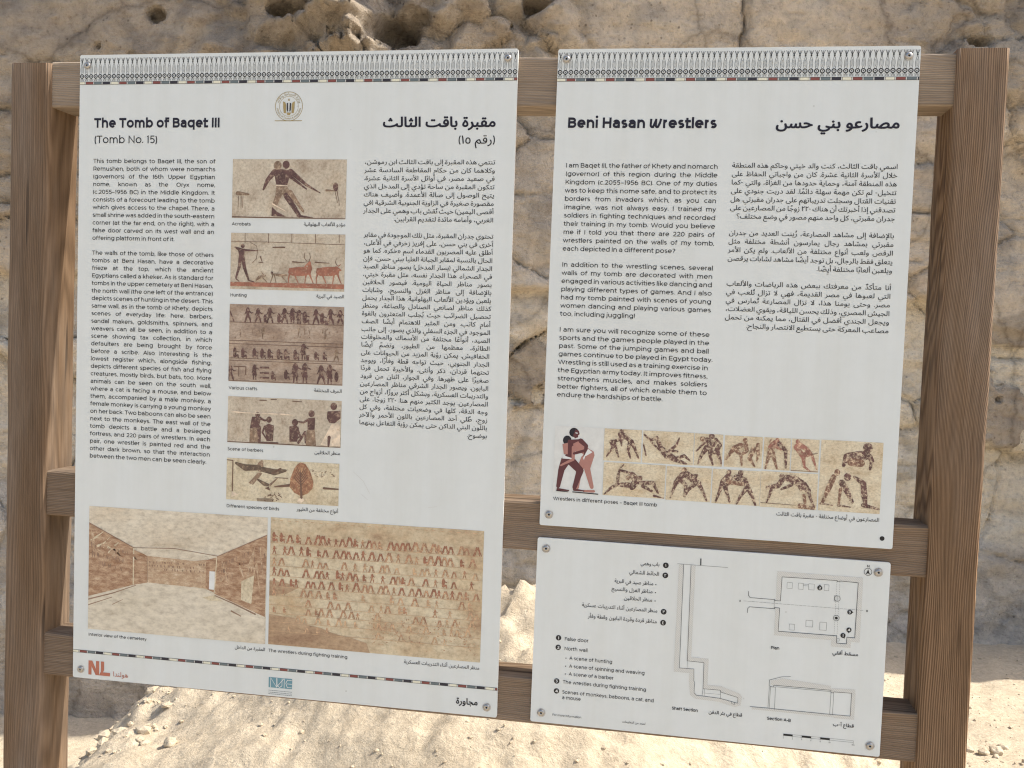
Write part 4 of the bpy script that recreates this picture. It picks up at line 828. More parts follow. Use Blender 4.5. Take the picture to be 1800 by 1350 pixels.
for k in range(9):
    y = 1070 + k * 15; L = 22 + 5 * k if k < 6 else 58 - 6 * (k - 6)
    for s in (-1, 1): q.limb([(519, y + 18), (519 + s * L * .6, y - 8), (519 + s * L, y - 30)], [5, 4, 3], 1)
q.poly([(520, 1222), (545, 1240), (515, 1262), (496, 1246)], 4).poly([(98, 1190), (140, 1212), (95, 1226)], 4)
for k in range(24): x = 350 + random.uniform(-50, 60); y = 1220 + random.uniform(-22, 26); q.limb([(x, y), (x + random.uniform(-10, 10), y + random.uniform(-8, 8))], [6, 3], 1)
for k in range(22): x = 655 + random.uniform(-70, 70); y = 1075 + random.uniform(-22, 26); q.limb([(x, y), (x + random.uniform(-10, 10), y + random.uniform(-6, 6))], [5, 3], 2)
for k in range(20): x = 255 + 5 * k; q.limb([(x, 1232), (x + 2, 1256)], [2.5, 2.5], 1)
q.limb([(658, 1166), (748, 1172)], [14, 8], 1).build(PL, BG3, [flake_mat('grey_wing', (98, 84, 72), (150, 132, 108), .6, 220), LNF, TNF, flake_mat('tree_print', (140, 102, 80), (168, 138, 106), .55, 300), PLF])
# tomb interior
q = Pic(26, 721.6, 332, 923.5, (60, 38), (1203, 103), (57, 822))
CEIL = photo_mat('ceiling_print', [(0.28, (170, 158, 138)), (0.42, (192, 182, 163)), (0.7, (204, 197, 180))], 9, 9, 1.8); FLOORP = photo_mat('floor_print', [(0.3, (188, 179, 160)), (0.6, (199, 191, 174)), (0.8, (205, 199, 183))], 6, 7, 2.0)
WALLP = photo_mat('side_wall_print', [(0.30, (122, 92, 72)), (0.46, (150, 120, 96)), (0.58, (174, 148, 122)), (0.76, (198, 180, 156))], 62, 9, 2.6); BACKP = photo_mat('back_wall_print', [(0.3, (146, 118, 96)), (0.5, (172, 148, 122)), (0.7, (198, 182, 158))], 70, 9, 2.2)
q.poly([(57, 612), (355, 525), (440, 515), (735, 540), (875, 575), (1195, 715), (1190, 918), (57, 822)], 1).poly([(60, 145), (355, 300), (355, 535), (57, 612)], 2).poly([(355, 312), (442, 348), (442, 520), (355, 535)], 2)
q.poly([(442, 348), (740, 372), (735, 542), (442, 518)], 3).poly([(735, 380), (825, 368), (820, 550), (735, 540)], 3).poly([(820, 372), (890, 352), (876, 575), (820, 550)], 2).poly([(890, 350), (1203, 212), (1195, 718), (875, 580)], 2)
q.poly([(355, 298), (620, 300), (890, 342), (885, 355), (760, 365), (742, 378), (440, 350)], 0).poly([(843, 440), (877, 442), (876, 556), (841, 553)], 5).limb([(355, 300), (620, 302), (890, 345)], [4, 4, 4], 4).limb([(354, 305), (354, 530)], [8, 8], 6).limb([(888, 352), (876, 575)], [6, 6], 6)
q.limb([(60, 145), (355, 300)], [7, 4], 4).limb([(890, 348), (1203, 212)], [4, 8], 4).limb([(58, 632), (220, 590), (370, 538)], [9, 7, 4], 4).limb([(58, 668), (215, 616)], [7, 4], 4).limb([(218, 662), (285, 630)], [4, 3], 4).limb([(880, 592), (1000, 640), (1135, 702)], [6, 8, 10], 4).limb([(985, 686), (1045, 716)], [10, 6], 4).limb([(442, 350), (445, 515)], [4, 4], 4)
for k in range(26):
    t = random.random(); a = 150 + 160 * t; q.limb([(62 + 290 * t, a + random.uniform(10, 210 - 130 * t)), (62 + 290 * t + random.uniform(15, 60), a + random.uniform(20, 200 - 120 * t))], [random.uniform(6, 18), 4], random.choice([3, 6, 2]))
for k in range(26):
    t = random.random(); b = 350 - 125 * t; q.limb([(895 + 280 * t, b + random.uniform(20, 200 + 200 * t)), (895 + 280 * t + random.uniform(15, 40), b + random.uniform(20, 200 + 200 * t))], [random.uniform(6, 20), 4], random.choice([3, 3, 2]))
q.poly([(1045, 500), (1125, 460), (1110, 640), (1045, 615)], 6).poly([(800, 605), (870, 590), (935, 628), (850, 625)], 6)
for k in range(60):
    t = random.random(); y = 275 + random.choice([0, 55, 110]) + random.uniform(-8, 8); x = 70 + t * 270; q.limb([(x, y + 60 * t), (x + random.uniform(-3, 3), y + 60 * t + 22 - 12 * t)], [7 - 3 * t, 4], 4)
for k in range(70):
    t = random.random(); y = 385 + random.choice([0, 22, 44]); x = 455 + t * 355; q.limb([(x, y + 12 * t), (x + 2, y + 12 * t + 11)], [5, 3], 4)
for k in range(50):
    t = random.random(); y = 400 - t * 130 + random.choice([0, 40, 85]) * (1 + .4 * t); x = 900 + t * 290; q.limb([(x, y), (x + 2, y + 18 + 14 * t)], [5, 3], 4)
q.build(PL, CEIL, [CEIL, FLOORP, WALLP, BACKP, ink('faint_line_print', A(132, 108, 90)[:3], .25), WHITE, BG3])
# long painted wall
q = Pic(337, 720.6, 678.5, 923, (52, 67), (1320, 143), (40, 820))
WL = photo_mat('painted_wall_print', [(0.26, (142, 112, 88)), (0.40, (178, 160, 132)), (0.56, (192, 180, 154)), (0.76, (204, 194, 170))], 11, 9, 1.3)
WL2 = photo_mat('stained_wall_print', [(0.28, (132, 104, 84)), (0.5, (160, 136, 110)), (0.75, (182, 160, 132))], 14, 9, 1.6)
FD = [flake_mat('faded_red_figure_%s' % n, c, (186, 158, 124), a, 260) for n, c, a in (('strong', (142, 100, 80), .60), ('medium', (154, 118, 94), .55), ('weak', (168, 138, 112), .50))]
ed = [(46, 700 + 20 * fr(i, 0, 0, 2)) for i in range(1)]
low = [(42, 640), (110, 650), (200, 660), (270, 700), (360, 715), (430, 745), (560, 775), (640, 800), (660, 858), (40, 820)]
q.poly(low, 3).poly([(46, 440), (150, 455), (230, 480), (150, 520), (44, 530)], 3)
random.seed(11)
for k in range(26): x0 = 60 + 48 * k; q.limb([(x0, 80 + .06 * x0), (x0 + 20, 82 + .06 * x0)], [3, 3], 2)
for r, (y, h, dens, mm) in enumerate(((212, 60, 1.0, 0), (282, 58, 1.0, 0), (348, 50, .8, 1), (408, 54, .85, 0), (470, 56, .85, 0), (525, 52, .6, 1), (580, 50, .55, 1), (630, 48, .6, 1), (680, 46, .6, 2), (735, 44, .5, 2))):
    q.limb([(48, y + 3), (1305, y + 78)], [2.2, 2.2], 2); x = 75
    while x < 1290:
        if random.random() < dens:
            m = mm if x < 600 else min(2, mm + (random.random() < .55)); little(q, x, y + (x - 50) * .06 + random.uniform(-2, 2), h * random.uniform(.72, .98), random.choice(['pair', 'pair', 'walk', 'sit', 'pair']), m)
        x += random.uniform(27, 66)
for k in range(150):
    x = random.uniform(650, 1290); y = random.gauss(720, 45); q.limb([(x, y + (x - 650) * .06), (x + random.uniform(-10, 10), y + (x - 650) * .06 + random.uniform(-9, 9))], [5, 3], 1 + (k % 2))
q.build(PL, WL, FD + [WL2])

# ------------------------------------------------------------------ panel: the wrestlers
PR = panel('wrestlers_panel', 0.7663, 0.0011, 505.4, 704, 0.0014, 'white panel on wrestlers with rows of small fighter pictures, upper of the right hand pair')
frieze(PR, 505.4, 64); band(PR, 505.4, 42.3, 47.0, -0.2)
flat('heading', line("Beni Hasan \u0174restlers", 15.2 * CAPS, .162, 17.6, 233.6, 114.3), NAVY, PR, 1)
flat('arabic_heading', line("مصارعو بني حسن", asz(14.6), .030, 315.3, 483.5, 113.2, True), NAVY, PR, 1)
flat('paragraph', block(EN_R[0], 6.6 * CAPS, BW, 17.9, 237.7, 172.0, 12.18), BLACK, PR, 1)
flat('paragraph', block(EN_R[1], 6.6 * CAPS, BW, 18, 237.5, 317.3, 12.08), BLACK, PR, 1)
flat('paragraph', block(EN_R[2], 6.6 * CAPS, BW, 18.1, 237.3, 413.2, 12.08), BLACK, PR, 1)
flat('arabic_paragraph', block(AR_R[0], asz(6.9), AE, 257.2, 483.8, 169.6, 12.06, True), BLACK, PR, 1)
flat('arabic_paragraph', block(AR_R[1], asz(6.9), AE, 257.2, 484, 265.6, 12.2, True), BLACK, PR, 1)
flat('arabic_paragraph', block(AR_R[2], asz(6.9), AE, 257.3, 483.9, 338.2, 12.1, True), BLACK, PR, 1)
flat('caption', line("Wrestlers in different poses \u2013 Baqet III tomb", 5.2 * CAPS, .1, 18.8, 173.1, 665.0), BLACK, PR, 1)
flat('arabic_caption', line("المصارعون في أوضاع مختلفة - مقبرة باقت الثالث", asz(5.7), AE, 343.4, 485.6, 666.2, True), BLACK, PR, 1)
for u, v in ((12.7, 14.6), (489.8, 13.7), (13.7, 687.1)): screw(PR, u, v)
flat('empty_screw_hole', [disc(490.6, 689.6, 3.3, 16)], DARK, PR, 1)  # flat disc painted dark for the hole's inner shade; no hole is cut
GREYB = ink('pale_drawing_ground', A(198, 200, 196)[:3]); MAR = ink('maroon_ink', A(88, 52, 54)[:3]); PNK = ink('pinkish_brown_ink', A(160, 116, 106)[:3]); HAIR = ink('near_black_ink', A(36, 34, 40)[:3])
q = Pic(17.9, 553.4, 90.6, 653, (203, 45), (683, 70), (182, 708))
q.head(322, 190, 42, 2).head(388, 112, 46, 2, 1.0).poly([(405, 82), (436, 96), (444, 130), (428, 142), (430, 160), (398, 172), (380, 140)], 0)
q.limb([(545, 330), (520, 470), (568, 655)], [95, 60, 38], 1).limb([(500, 370), (440, 500), (424, 660)], [80, 58, 36], 1).limb([(490, 695), (588, 697)], [20, 26], 1)
q.limb([(310, 390), (268, 480), (236, 650)], [95, 62, 38], 0).limb([(365, 400), (452, 490), (398, 660)], [85, 70, 42], 0).limb([(232, 680), (340, 692)], [26, 12], 0).limb([(395, 682), (490, 694)], [26, 12], 0)
q.poly([(330, 185), (440, 180), (470, 215), (400, 290), (372, 330), (366, 380), (300, 365), (322, 260)], 0).poly([(275, 228), (330, 215), (328, 330), (290, 330)], 1)
q.poly([(380, 225), (430, 200), (495, 240), (568, 300), (585, 350), (520, 370), (470, 320), (400, 300)], 1).limb([(385, 260), (382, 380), (262, 440)], [34, 30, 18], 1)
q.limb([(455, 195), (510, 245), (498, 345)], [48, 36, 28], 0).limb([(500, 292), (390, 322)], [30, 24], 0)
q.poly([(528, 275), (572, 308), (500, 352), (488, 388), (480, 365)], 3).poly([(285, 325), (300, 345), (370, 368), (360, 378), (275, 372)], 3)
q.poly([(402, 112), (428, 116), (424, 124), (405, 122)], 3)
for k in range(2): q.poly([((215, 690), (340, 702), (330, 708), (215, 698)), ((378, 700), (632, 720), (632, 730), (378, 710))][k], 2)
q.build(PR, GREYB, [MAR, PNK, HAIR, WHITE])
WB = photo_mat('wrestler_print', [(0.28, (164, 146, 118)), (0.42, (190, 176, 150)), (0.6, (202, 192, 168)), (0.8, (210, 202, 180))], 30, 8, 1.5, )
KD = flake_mat('flaked_dark_wrestler', (94, 70, 66), (190, 174, 148), .54, 230); KM = flake_mat('flaked_brown_wrestler', (118, 90, 76), (192, 174, 146), .54, 260); KR = flake_mat('flaked_red_wrestler', (140, 98, 86), (190, 166, 140), .55, 220)
KK = [KD, KM, KR, LNF]
a1, a2 = lambda l, t, r, b: (l, t, r, b), None
def wp(frame, tl, tr, bl): return Pic(*frame, tl, tr, bl)
q = wp((91.4, 553.5, 146.2, 601.1), (690, 72), (1058, 90), (683, 390))
q.head(858, 105, 22).limb([(840, 130), (870, 170), (790, 200)], [40, 44, 30]).limb([(880, 140), (940, 190)], [48, 44]).limb([(760, 205), (775, 260), (715, 350)], [44, 28, 16]).limb([(780, 205), (805, 270), (832, 355)], [44, 28, 16]).limb([(945, 200), (925, 290), (950, 365)], [46, 28, 16]).limb([(955, 200), (995, 280), (1030, 370)], [46, 28, 16]).limb([(855, 190), (860, 245)], [28, 14]).build(PR, WB, KK)
q = wp((148.3, 553.5, 221.8, 601), (1075, 92), (1575, 118), (1066, 408))
q.limb([(1085, 135), (1150, 190), (1210, 165)], [18, 26, 34]).limb([(1205, 165), (1250, 260), (1290, 320)], [40, 44, 60]).limb([(1310, 330), (1400, 380), (1500, 420)], [80, 50, 22]).limb([(1340, 290), (1400, 240), (1432, 165)], [34, 26, 14]).limb([(1350, 290), (1415, 300)], [30, 18]).limb([(1410, 370), (1480, 340), (1540, 390)], [44, 30, 14]).limb([(1150, 200), (1240, 290)], [22, 16]).head(1275, 285, 24).limb([(1075, 230), (1105, 340)], [20, 14]).build(PR, WB, KK)
q = wp((222.8, 553.8, 263.3, 600.6), (1583, 120), (1830, 135), (1572, 438))
q.head(1730, 150, 26).head(1650, 178, 24, 1).limb([(1690, 190), (1730, 230)], [60, 70]).limb([(1670, 210), (1595, 300)], [26, 12]).limb([(1690, 260), (1640, 340), (1612, 425)], [56, 30, 16]).limb([(1720, 260), (1718, 350), (1740, 432)], [50, 30, 16]).limb([(1765, 180), (1800, 240), (1760, 310)], [30, 40, 46]).limb([(1780, 300), (1815, 420)], [40, 20]).build(PR, WB, KK)
q = wp((266, 554.3, 319.4, 600), (172, 123), (503, 142), (160, 405))
q.head(348, 172, 22, 1).head(460, 212, 18, 1).limb([(310, 215), (250, 240), (180, 340)], [50, 44, 16], 1).limb([(270, 260), (310, 300), (318, 395)], [40, 30, 16], 1).limb([(350, 200), (360, 260), (330, 290)], [40, 40, 30], 1).limb([(420, 250), (385, 330), (430, 405)], [50, 36, 16], 1).limb([(455, 230), (462, 300), (450, 360)], [34, 28, 14], 1).build(PR, WB, KK)
q = wp((321.3, 554.2, 358.7, 600.6), (517, 145), (752, 152), (508, 428))
q.head(580, 182, 18, 1).head(632, 170, 18, 2).limb([(575, 230), (620, 200), (660, 230)], [50, 70, 60], 2).limb([(650, 200), (705, 260), (710, 410)], [44, 34, 18]).limb([(575, 260), (550, 340), (530, 420)], [50, 32, 16], 1).limb([(590, 280), (610, 350), (632, 420)], [44, 30, 16], 1).build(PR, WB, KK)
q = wp((360.2, 554, 398.2, 601), (762, 152), (1003, 165), (748, 438))
q.head(810, 180, 18, 2).limb([(800, 230), (830, 210), (880, 240)], [56, 50, 40], 2).limb([(810, 240), (850, 300), (900, 290)], [48, 46, 50], 2).limb([(890, 250), (935, 300), (975, 420)], [46, 30, 14], 2).limb([(860, 310), (868, 400), (920, 440)], [40, 22, 12], 2).limb([(930, 290), (985, 285)], [10, 5], 3).limb([(750, 432), (990, 445)], [4, 4], 3).build(PR, WB, KK)
q = wp((92.3, 603.4, 183, 652.6), (682, 403), (1292, 445), (672, 722))
q.limb([(880, 432), (842, 470), (825, 540), (820, 610)], [10, 16, 30, 34]).limb([(845, 485), (930, 510), (985, 545)], [22, 26, 40]).limb([(960, 530), (1010, 585), (965, 650)], [60, 80, 60]).limb([(850, 625), (930, 630)], [42, 56]).limb([(820, 620), (750, 660), (690, 715)], [38, 28, 12]).head(920, 560, 22, 1).head(1045, 565, 22).limb([(1060, 610), (1170, 610), (1220, 710)], [40, 40, 18]).limb([(1070, 640), (1160, 690)], [36, 24]).limb([(1180, 735), (1280, 760)], [24, 10]).build(PR, WB, KK)
q = wp((184.6, 604, 249.2, 653.6), (1305, 448), (1752, 470), (1295, 780))
q.head(1480, 488, 24, 1).limb([(1470, 530), (1430, 570), (1410, 600)], [60, 56, 54]).limb([(1500, 530), (1560, 570), (1590, 600)], [70, 72, 56]).limb([(1400, 610), (1380, 660), (1345, 760)], [56, 32, 16]).limb([(1450, 590), (1500, 640), (1480, 745)], [50, 40, 16]).limb([(1600, 610), (1520, 680), (1490, 750)], [56, 34, 16]).limb([(1620, 610), (1660, 680), (1705, 785)], [54, 34, 16]).limb([(1560, 540), (1610, 535), (1590, 580)], [22, 18, 14]).build(PR, WB, KK)
q = wp((250.9, 604, 318.9, 654.4), (65, 420), (483, 440), (55, 712))
q.head(205, 450, 22).head(308, 455, 24).limb([(200, 480), (150, 530), (130, 600), (92, 700)], [44, 40, 32, 16]).limb([(215, 500), (175, 580), (215, 700)], [56, 40, 18]).limb([(270, 490), (340, 520), (370, 570)], [50, 60, 40]).limb([(355, 590), (310, 650), (275, 715)], [40, 28, 16]).limb([(380, 590), (410, 650), (440, 730)], [44, 32, 18]).limb([(200, 530), (330, 550)], [40, 34], 1).build(PR, WB, KK)
q = wp((319.4, 603.2, 398.6, 655), (490, 445), (990, 465), (480, 752))
q.head(672, 490, 22).limb([(700, 500), (770, 510), (860, 560), (910, 610)], [50, 74, 70, 44]).limb([(690, 500), (640, 570), (545, 590)], [44, 46, 30]).limb([(670, 600), (760, 560)], [20, 30]).limb([(580, 610), (560, 670), (540, 715)], [32, 20, 12]).limb([(845, 600), (830, 580)], [30, 30]).limb([(905, 610), (930, 680), (960, 750)], [34, 26, 20]).limb([(870, 650), (880, 710)], [32, 26], 1).limb([(840, 740), (950, 760)], [50, 30], 1).limb([(490, 718), (800, 735)], [5, 3], 3).build(PR, WB, KK)
q = wp((400.6, 553.4, 485.3, 655), (1018, 163), (1560, 190), (992, 785))
q.head(1425, 235, 44, 0, 1.0).limb([(1410, 300), (1330, 310), (1250, 320)], [80, 90, 84]).limb([(1240, 320), (1215, 390)], [50, 30]).limb([(1280, 360), (1370, 370)], [70, 64], 1).limb([(1440, 310), (1462, 350), (1445, 420)], [50, 40, 24])
q.head(1160, 450, 26, 1).head(1250, 490, 32).limb([(1130, 490), (1090, 580), (1030, 720)], [50, 50, 26], 1).limb([(1200, 540), (1250, 620), (1295, 710)], [56, 50, 28]).limb([(1190, 600), (1175, 730)], [30, 20], 1).limb([(1310, 490), (1390, 545), (1400, 660)], [24, 50, 56]).limb([(1400, 660), (1410, 720)], [50, 34]).limb([(1390, 735), (1525, 770)], [40, 16]).limb([(1015, 725), (1120, 740)], [18, 8]).limb([(1170, 740), (1280, 755)], [22, 8]).build(PR, WB, KK)

# ------------------------------------------------------------------ panel: plan and sections
PD = panel('plan_panel', 0.7634, -0.7219, 506.3, 281.3, 0.0025, 'wide low white panel with a tomb floor plan and line drawings, under the wrestlers panel')
flat('arabic_key', sum([line(t, asz(5.7), AE, a, b, v, True) for t, a, b, v in AR_D], []) + [disc(178.4, v, 0.85, 10) for v in (57.6, 69.5, 82)], BLACK, PD, 1)
flat('key', sum([line(t, 5.3 * CAPS, .094, a, b, v) for t, a, b, v in EN_D], []) + [disc(50.2, v, 0.85, 10) for v in (179.6, 191.9, 203.8)], BLACK, PD, 1)
def bullet(u, v, r, ch, rtl=False, pin=None):
    P = [disc(u, v, r, 20)]
    if pin: P.append([(u + r * .8 * math.cos(R(pin + 50)), v + r * .8 * math.sin(R(pin + 50))), (u + 1.45 * r * math.cos(R(pin)), v + 1.45 * r * math.sin(R(pin))), (u + r * .8 * math.cos(R(pin - 50)), v + r * .8 * math.sin(R(pin - 50)))])
    m = [0] * len(P); f, _ = (word_a(ch, asz(4.2 if ch != '٤' else 4.6), .02, 1) if rtl else word_l(ch, r * 1.5, .14, 1))
    xs_ = [a for q in f for a, b in q]; ys_ = [b for q in f for a, b in q]; cx_, cy_ = (min(xs_) + max(xs_)) / 2, (min(ys_) + max(ys_)) / 2
    P += [[(u + a - cx_, v - b + cy_) for a, b in q] for q in f]; m += [1] * len(f)
    return P, m
for u, v, r, c, rt, pn in ((191.6, 27.8, 4.2, '١', 1, 0), (191.6, 42.7, 4.2, '٢', 1, 0), (191.7, 97, 4.2, '٣', 1, 0), (191.6, 113.4, 4.2, '٤', 1, 0), (37.8, 149.7, 4.1, '1', 0, 0), (37.8, 164.2, 4.1, '2', 0, 0), (37.7, 215.8, 4.1, '3', 0, 0), (38, 230.9, 4.1, '4', 0, 0)):
    p, m = bullet(u, v, r, c, rt, pn); flat('number_bullet', p, [BLACK, WHITE], PD, 1, m)
flat('small_print', line("For more information", 3.3 * CAPS, .085, 33.1, 77.3, 269.4) + line("لمزيد من المعلومات", asz(3.4), AE, 138.2, 172.7, 269, True), THIN, PD, 1)
flat('drawing_titles', line("Shaft Section", 4.6 * CAPS, .13, 210.1, 248.2, 242) + line("قطاع في بئر الدفن", asz(5.0), .018, 263.7, 312, 242.4, True) + line("Plan", 4.6 * CAPS, .13, 347.4, 359.6, 138.7) + line("مسقط أفقي", asz(5.0), .018, 433.5, 469.3, 138, True) + line("Section A-B", 4.6 * CAPS, .13, 347.1, 381.1, 243.2) + line("قطاع أ-ب", asz(5.0), .018, 439.8, 468.9, 242.4, True), BLACK, PD, 1)
def pl(pts, wd): return sum([ribbon([a, b], wd) for a, b in zip(pts, pts[1:])], [])
# pale hatched mass around the drawings
G = [rc(210.5, 24.6, 217, 178.7), rc(210.5, 178.7, 233, 185), rc(228.3, 24.6, 234.6, 161), rc(228.3, 161, 260, 167.3), rc(253.6, 167.3, 260, 201), rc(254, 200, 281, 206.2), [(281, 200.5), (308, 209), (310.5, 214.6), (304.7, 214.6), (279.7, 208.9), (279.3, 203)], [(304.8, 214), (310.5, 212), (309, 226), (300, 229), (301, 223.2), (304.6, 223)], [(233, 179), (239.4, 179), (240.5, 198), (241.6, 214), (245.3, 217.5), (279, 218.6), (302, 223.4), (300, 229), (277, 223.5), (243, 222.5), (235.5, 217), (233, 196)],
     rc(351, 24, 470, 31.3), rc(351, 31.3, 357.8, 66), rc(351, 78, 356.6, 118), rc(356.6, 112, 433.8, 118), rc(463.8, 31.3, 470, 118), rc(452.5, 112, 463.9, 118), rc(431, 112, 438, 127), rc(438, 122.2, 458, 127), rc(452.6, 118, 458, 122.2),
     [(350, 184.8), (366, 180), (434, 184.6), (434, 190.6), (357, 190.6), (350, 191)], [(433.9, 188), (468, 186.5), (468, 192.4), (434.8, 194)], rc(463.2, 192.4, 468.5, 231), rc(440, 226.4, 463.2, 231), rc(325, 226.6, 440, 230)]
HAT = NT('hatched_grey_ink'); _v = HAT.coord((1, 0, 1)); _w = HAT.n('TexWave', bands_direction='DIAGONAL'); _w.inputs['Scale'].default_value = 190; HAT.l(_v, _w)
HAT.base(HAT.ramp(_w, [(0.3, A(180, 181, 176)), (0.7, A(194, 195, 190))])); HAT = HAT.m
for a, b in ((0, 8), (8, 17), (17, len(G))): flat('hatched_ground', G[a:b], HAT, PD, 0.8)
D = pl([(208.3, 24), (280.8, 24.2)], .35) + pl([(217.4, 24.4), (218.4, 178.7), (239.5, 178.3), (240.1, 196), (241.8, 198.5), (241.2, 205), (241.4, 214), (245.3, 217.3), (254.8, 217.2), (279.8, 218.4), (304.6, 223.1), (304.6, 214.6), (279.7, 208.9), (279.2, 206.2), (254, 206.4), (253.5, 167.5), (229.5, 167), (228.1, 24.3)], .5)
D += pl([(254, 206.4), (253, 217)], .35) + pl([(256, 206.7), (256.1, 217.1)], .3) + pl([(279.2, 206.2), (279.8, 218.4)], .35) + pl([(256, 212.6), (279.5, 212.5)], .22) + pl([(296, 221.5), (296, 224.6), (300.3, 225.4), (300.3, 222.3)], .35) + pl([(229.5, 167), (230.6, 178)], .2)
D += pl([(241.7, 14.6), (242, 23.8)], 1.5) + [disc(241.8, 14.6, 1.0, 8)]
D += pl([(358, 31.8), (434.8, 31.1), (434.8, 32.6), (438.6, 32.3), (438.5, 31.4), (463.6, 32), (462.9, 111.9), (452.2, 111.8), (452.3, 121.4), (438.5, 121.6), (438.2, 111), (433.9, 111), (356.5, 111.6), (356.9, 77.5), (349.6, 77.2), (349.7, 79.2), (313.7, 79.3), (313.8, 80.9), (312.1, 81.2), (311.6, 88.7)], .6)
D += pl([(312.1, 56.2), (312, 63.4), (314, 63.6), (314.1, 65.7), (349.5, 65.8), (349.6, 67.2), (357.4, 67), (358, 31.8)], .6) + pl([(349, 66), (349, 79)], .3)
x = 305.5
while x < 472: D += ribbon([(x, 71.3), (min(473, x + 4.6), 71.2)], .28); x += 5.6
for u, v, wd_, hh in ((369.2, 43.4, 7.4, 8.6), (384.7, 43.4, 7, 8.6), (399.5, 43.1, 7.8, 8.6), (420.5, 42.5, 6.4, 8.6), (375.3, 103.9, 7.4, 8.6), (399.3, 96.7, 9.4, 9.4), (418.6, 98.8, 9.4, 11.4)):
    D += pl([(u - wd_ / 2, v - hh / 2), (u + wd_ / 2, v - hh / 2), (u + wd_ / 2, v + hh / 2), (u - wd_ / 2, v + hh / 2), (u - wd_ / 2, v - hh / 2)], .28)
D += pl([(388, 40), (395.6, 40)], .25) + pl([(388, 42), (395.6, 42)], .25) + pl([(432, 53), (436, 53), (436, 61), (432, 61), (432, 53)], .3) + ringp(436.2, 57.1, 3.7, 4.2, 20) + ringp(436.2, 85.4, 3.8, 4.3, 20) + [disc(436.2, 85.4, 2.0, 14)] + pl([(438.6, 115), (442, 115), (442, 118.5), (438.6, 118.5)], .3)
for u in (434.3, 438.4):
    v = 33
    while v < 110: D += ribbon([(u, v), (u, v + 1.8)], .25); v += 3.2
D += pl([(377.5, 176.6), (364.8, 178.1), (348, 184.2), (347.7, 192.3), (350, 193.9), (354.3, 194.1), (354.1, 191.5), (357.1, 191.3), (434.4, 191), (434.6, 194.6), (438.4, 194.5), (438.6, 192.9), (463, 192.6), (462.9, 226), (434.2, 226.2), (357.6, 226.1), (347.3, 225.8), (322.1, 226.2)], .5)
for a, b in (((348.3, 194), (347.7, 225.6)), ((350, 194.2), (349.6, 225.6)), ((356.8, 194), (357.2, 227.5)), ((434.6, 194.6), (434.4, 226.1)), ((438.4, 194.6), (438.4, 226)), ((357.2, 193.4), (434.5, 192.9)), ((350, 194.2), (356.8, 194))): D += pl([a, b], .35)
D += ringp(476, 15.3, 4.9, 5.5, 24) + [[(476, 11.4), (478.9, 19.2), (476, 17.2), (473.1, 19.2)]]
D += line("N", 3.4 * CAPS, .14, 474.2, 477.9, 8.8) + line("A", 2.8 * CAPS, .13, 299.2, 302, 73) + line("B", 2.8 * CAPS, .13, 476.5, 479, 73)
for i in range(3): D.append(rc(371.6 + 25.9 * i, 261.4, 384.5 + 25.9 * i, 264.2))
D += pl([(371.6, 261.4), (469.2, 261.4)], .25) + pl([(384, 264.1), (469.2, 264.1)], .25)
for u in (371.6, 384.5, 397.5, 410.5, 423.4, 436.4, 469.2): D += pl([(u, 261.2), (u, 266)], .25)
for t, u in (("0", 371.6), ("2", 384.5), ("4", 397.5), ("6", 410.5), ("8", 423.4), ("10", 436.4), ("15m", 469.2)): D += line(t, 1.7 * CAPS, .1, u - .7 * len(t), u + .7 * len(t), 268.4)
flat('tomb_drawings', D, BLACK, PD, 1)
for u, v, c, pn in ((411.1, 43.7, '2', 270), (454.2, 75.2, '3', 0.01), (454.4, 101, '4', 90), (446.7, 109.8, '1', 60)):
    p, m = bullet(u, v, 3.5, c, False, pn); flat('plan_marker', p, [BLACK, WHITE], PD, 1.6, m)
for u, v in ((13.3, 15.8), (490.1, 14.9), (16.1, 266.5), (492.1, 266.5)): screw(PD, u, v)

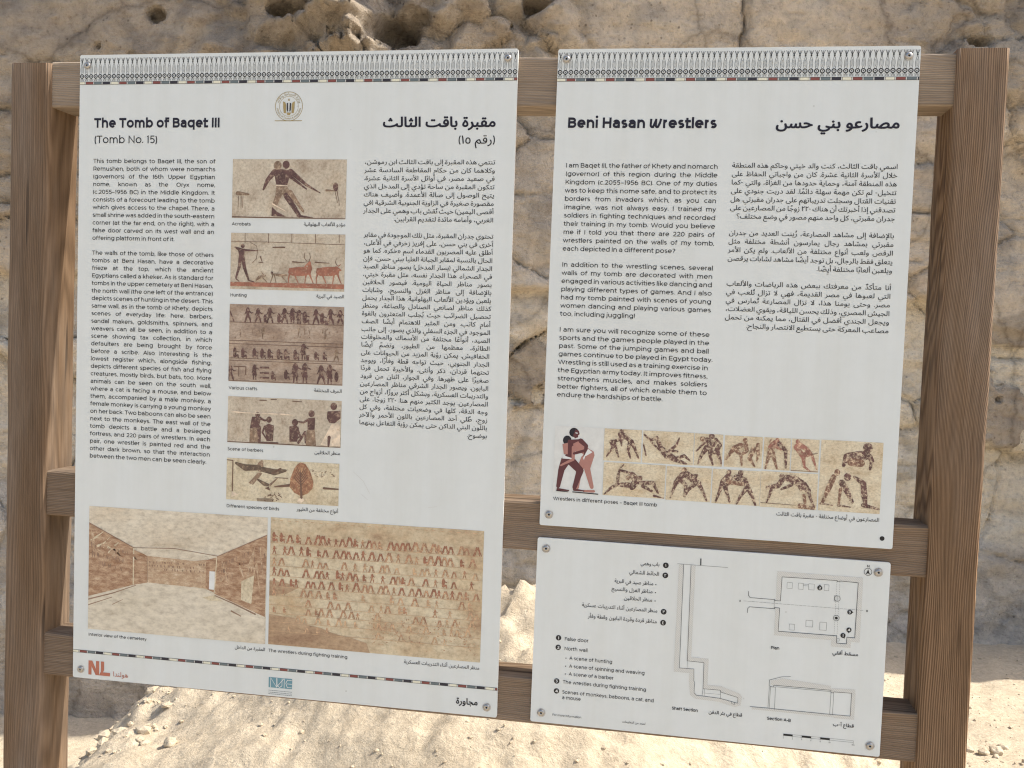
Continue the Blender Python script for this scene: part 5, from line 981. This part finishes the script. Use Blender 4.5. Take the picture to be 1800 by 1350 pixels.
# ------------------------------------------------------------------ loose stones on the sand
random.seed(21)
for x, y, r in ((-0.02, 0.72, 0.016), (0.28, 0.55, 0.020), (0.62, 0.35, 0.015), (-0.33, 0.95, 0.022), (0.9, 0.5, 0.014), (1.2, 0.42, 0.016)):
    stone(x, y, r, 'small pale stone lying on the sunlit sand mound', 'small stones on the mound')
for x, y, r in ((2.18, 2.62, 0.016), (2.23, 2.60, 0.024), (2.28, 2.62, 0.028), (2.26, 2.55, 0.014), (2.32, 2.66, 0.018), (2.58, 2.95, 0.03), (2.35, 2.5, 0.016)):
    stone(x, y, r, 'small pale stone in the sun beside the right post', 'small stones by the right post')

random.seed(5); V = []; F = []
bm = bmesh.new(); bmesh.ops.create_icosphere(bm, subdivisions=1, radius=1); iv = [v.co.copy() for v in bm.verts]; fi = [[v.index for v in f.verts] for f in bm.faces]; bm.free()
def pebble(x, y, r):
    z = max(mound(x, y)[2] if -1.3 < x < 2.6 and -0.1 < y < 2.4 else -9, ground_h(x, y)); b = len(V); k = [random.uniform(.6, 1.3) for _ in range(3)]; t = random.random() * 6.3
    for c in iv:
        j = random.uniform(.78, 1.15); a, d = c.x * k[0] * j, c.y * k[1] * j
        V.append((x + r * (a * math.cos(t) - d * math.sin(t)), y + r * (a * math.sin(t) + d * math.cos(t)), z + r * (0.25 + c.z * k[2] * j * .7)))
    F.extend(tuple(b + i for i in f) for f in fi)
for k in range(2600):
    a, b = random.uniform(-0.95, 2.4), random.uniform(-0.05, 1.5); g_ = fr(a * 2.2, b * 2.2, 6.0, 3)
    if g_ > -0.25: pebble(a, b, 0.0016 + 0.0065 * random.random() ** 3)
for k in range(900): pebble(random.uniform(1.7, 3.3), random.uniform(2.3, 3.9), 0.002 + 0.009 * random.random() ** 3)
for k in range(300): pebble(random.uniform(-1.6, -0.8), random.uniform(1.4, 3.0), 0.003 + 0.012 * random.random() ** 3)
for k in range(130): pebble(random.uniform(-0.85, -0.4), random.uniform(0.9, 1.6), 0.006 + 0.022 * random.random() ** 2)
gv = mesh('gravel', V, F, STONE); tag(gv, kind='stuff')
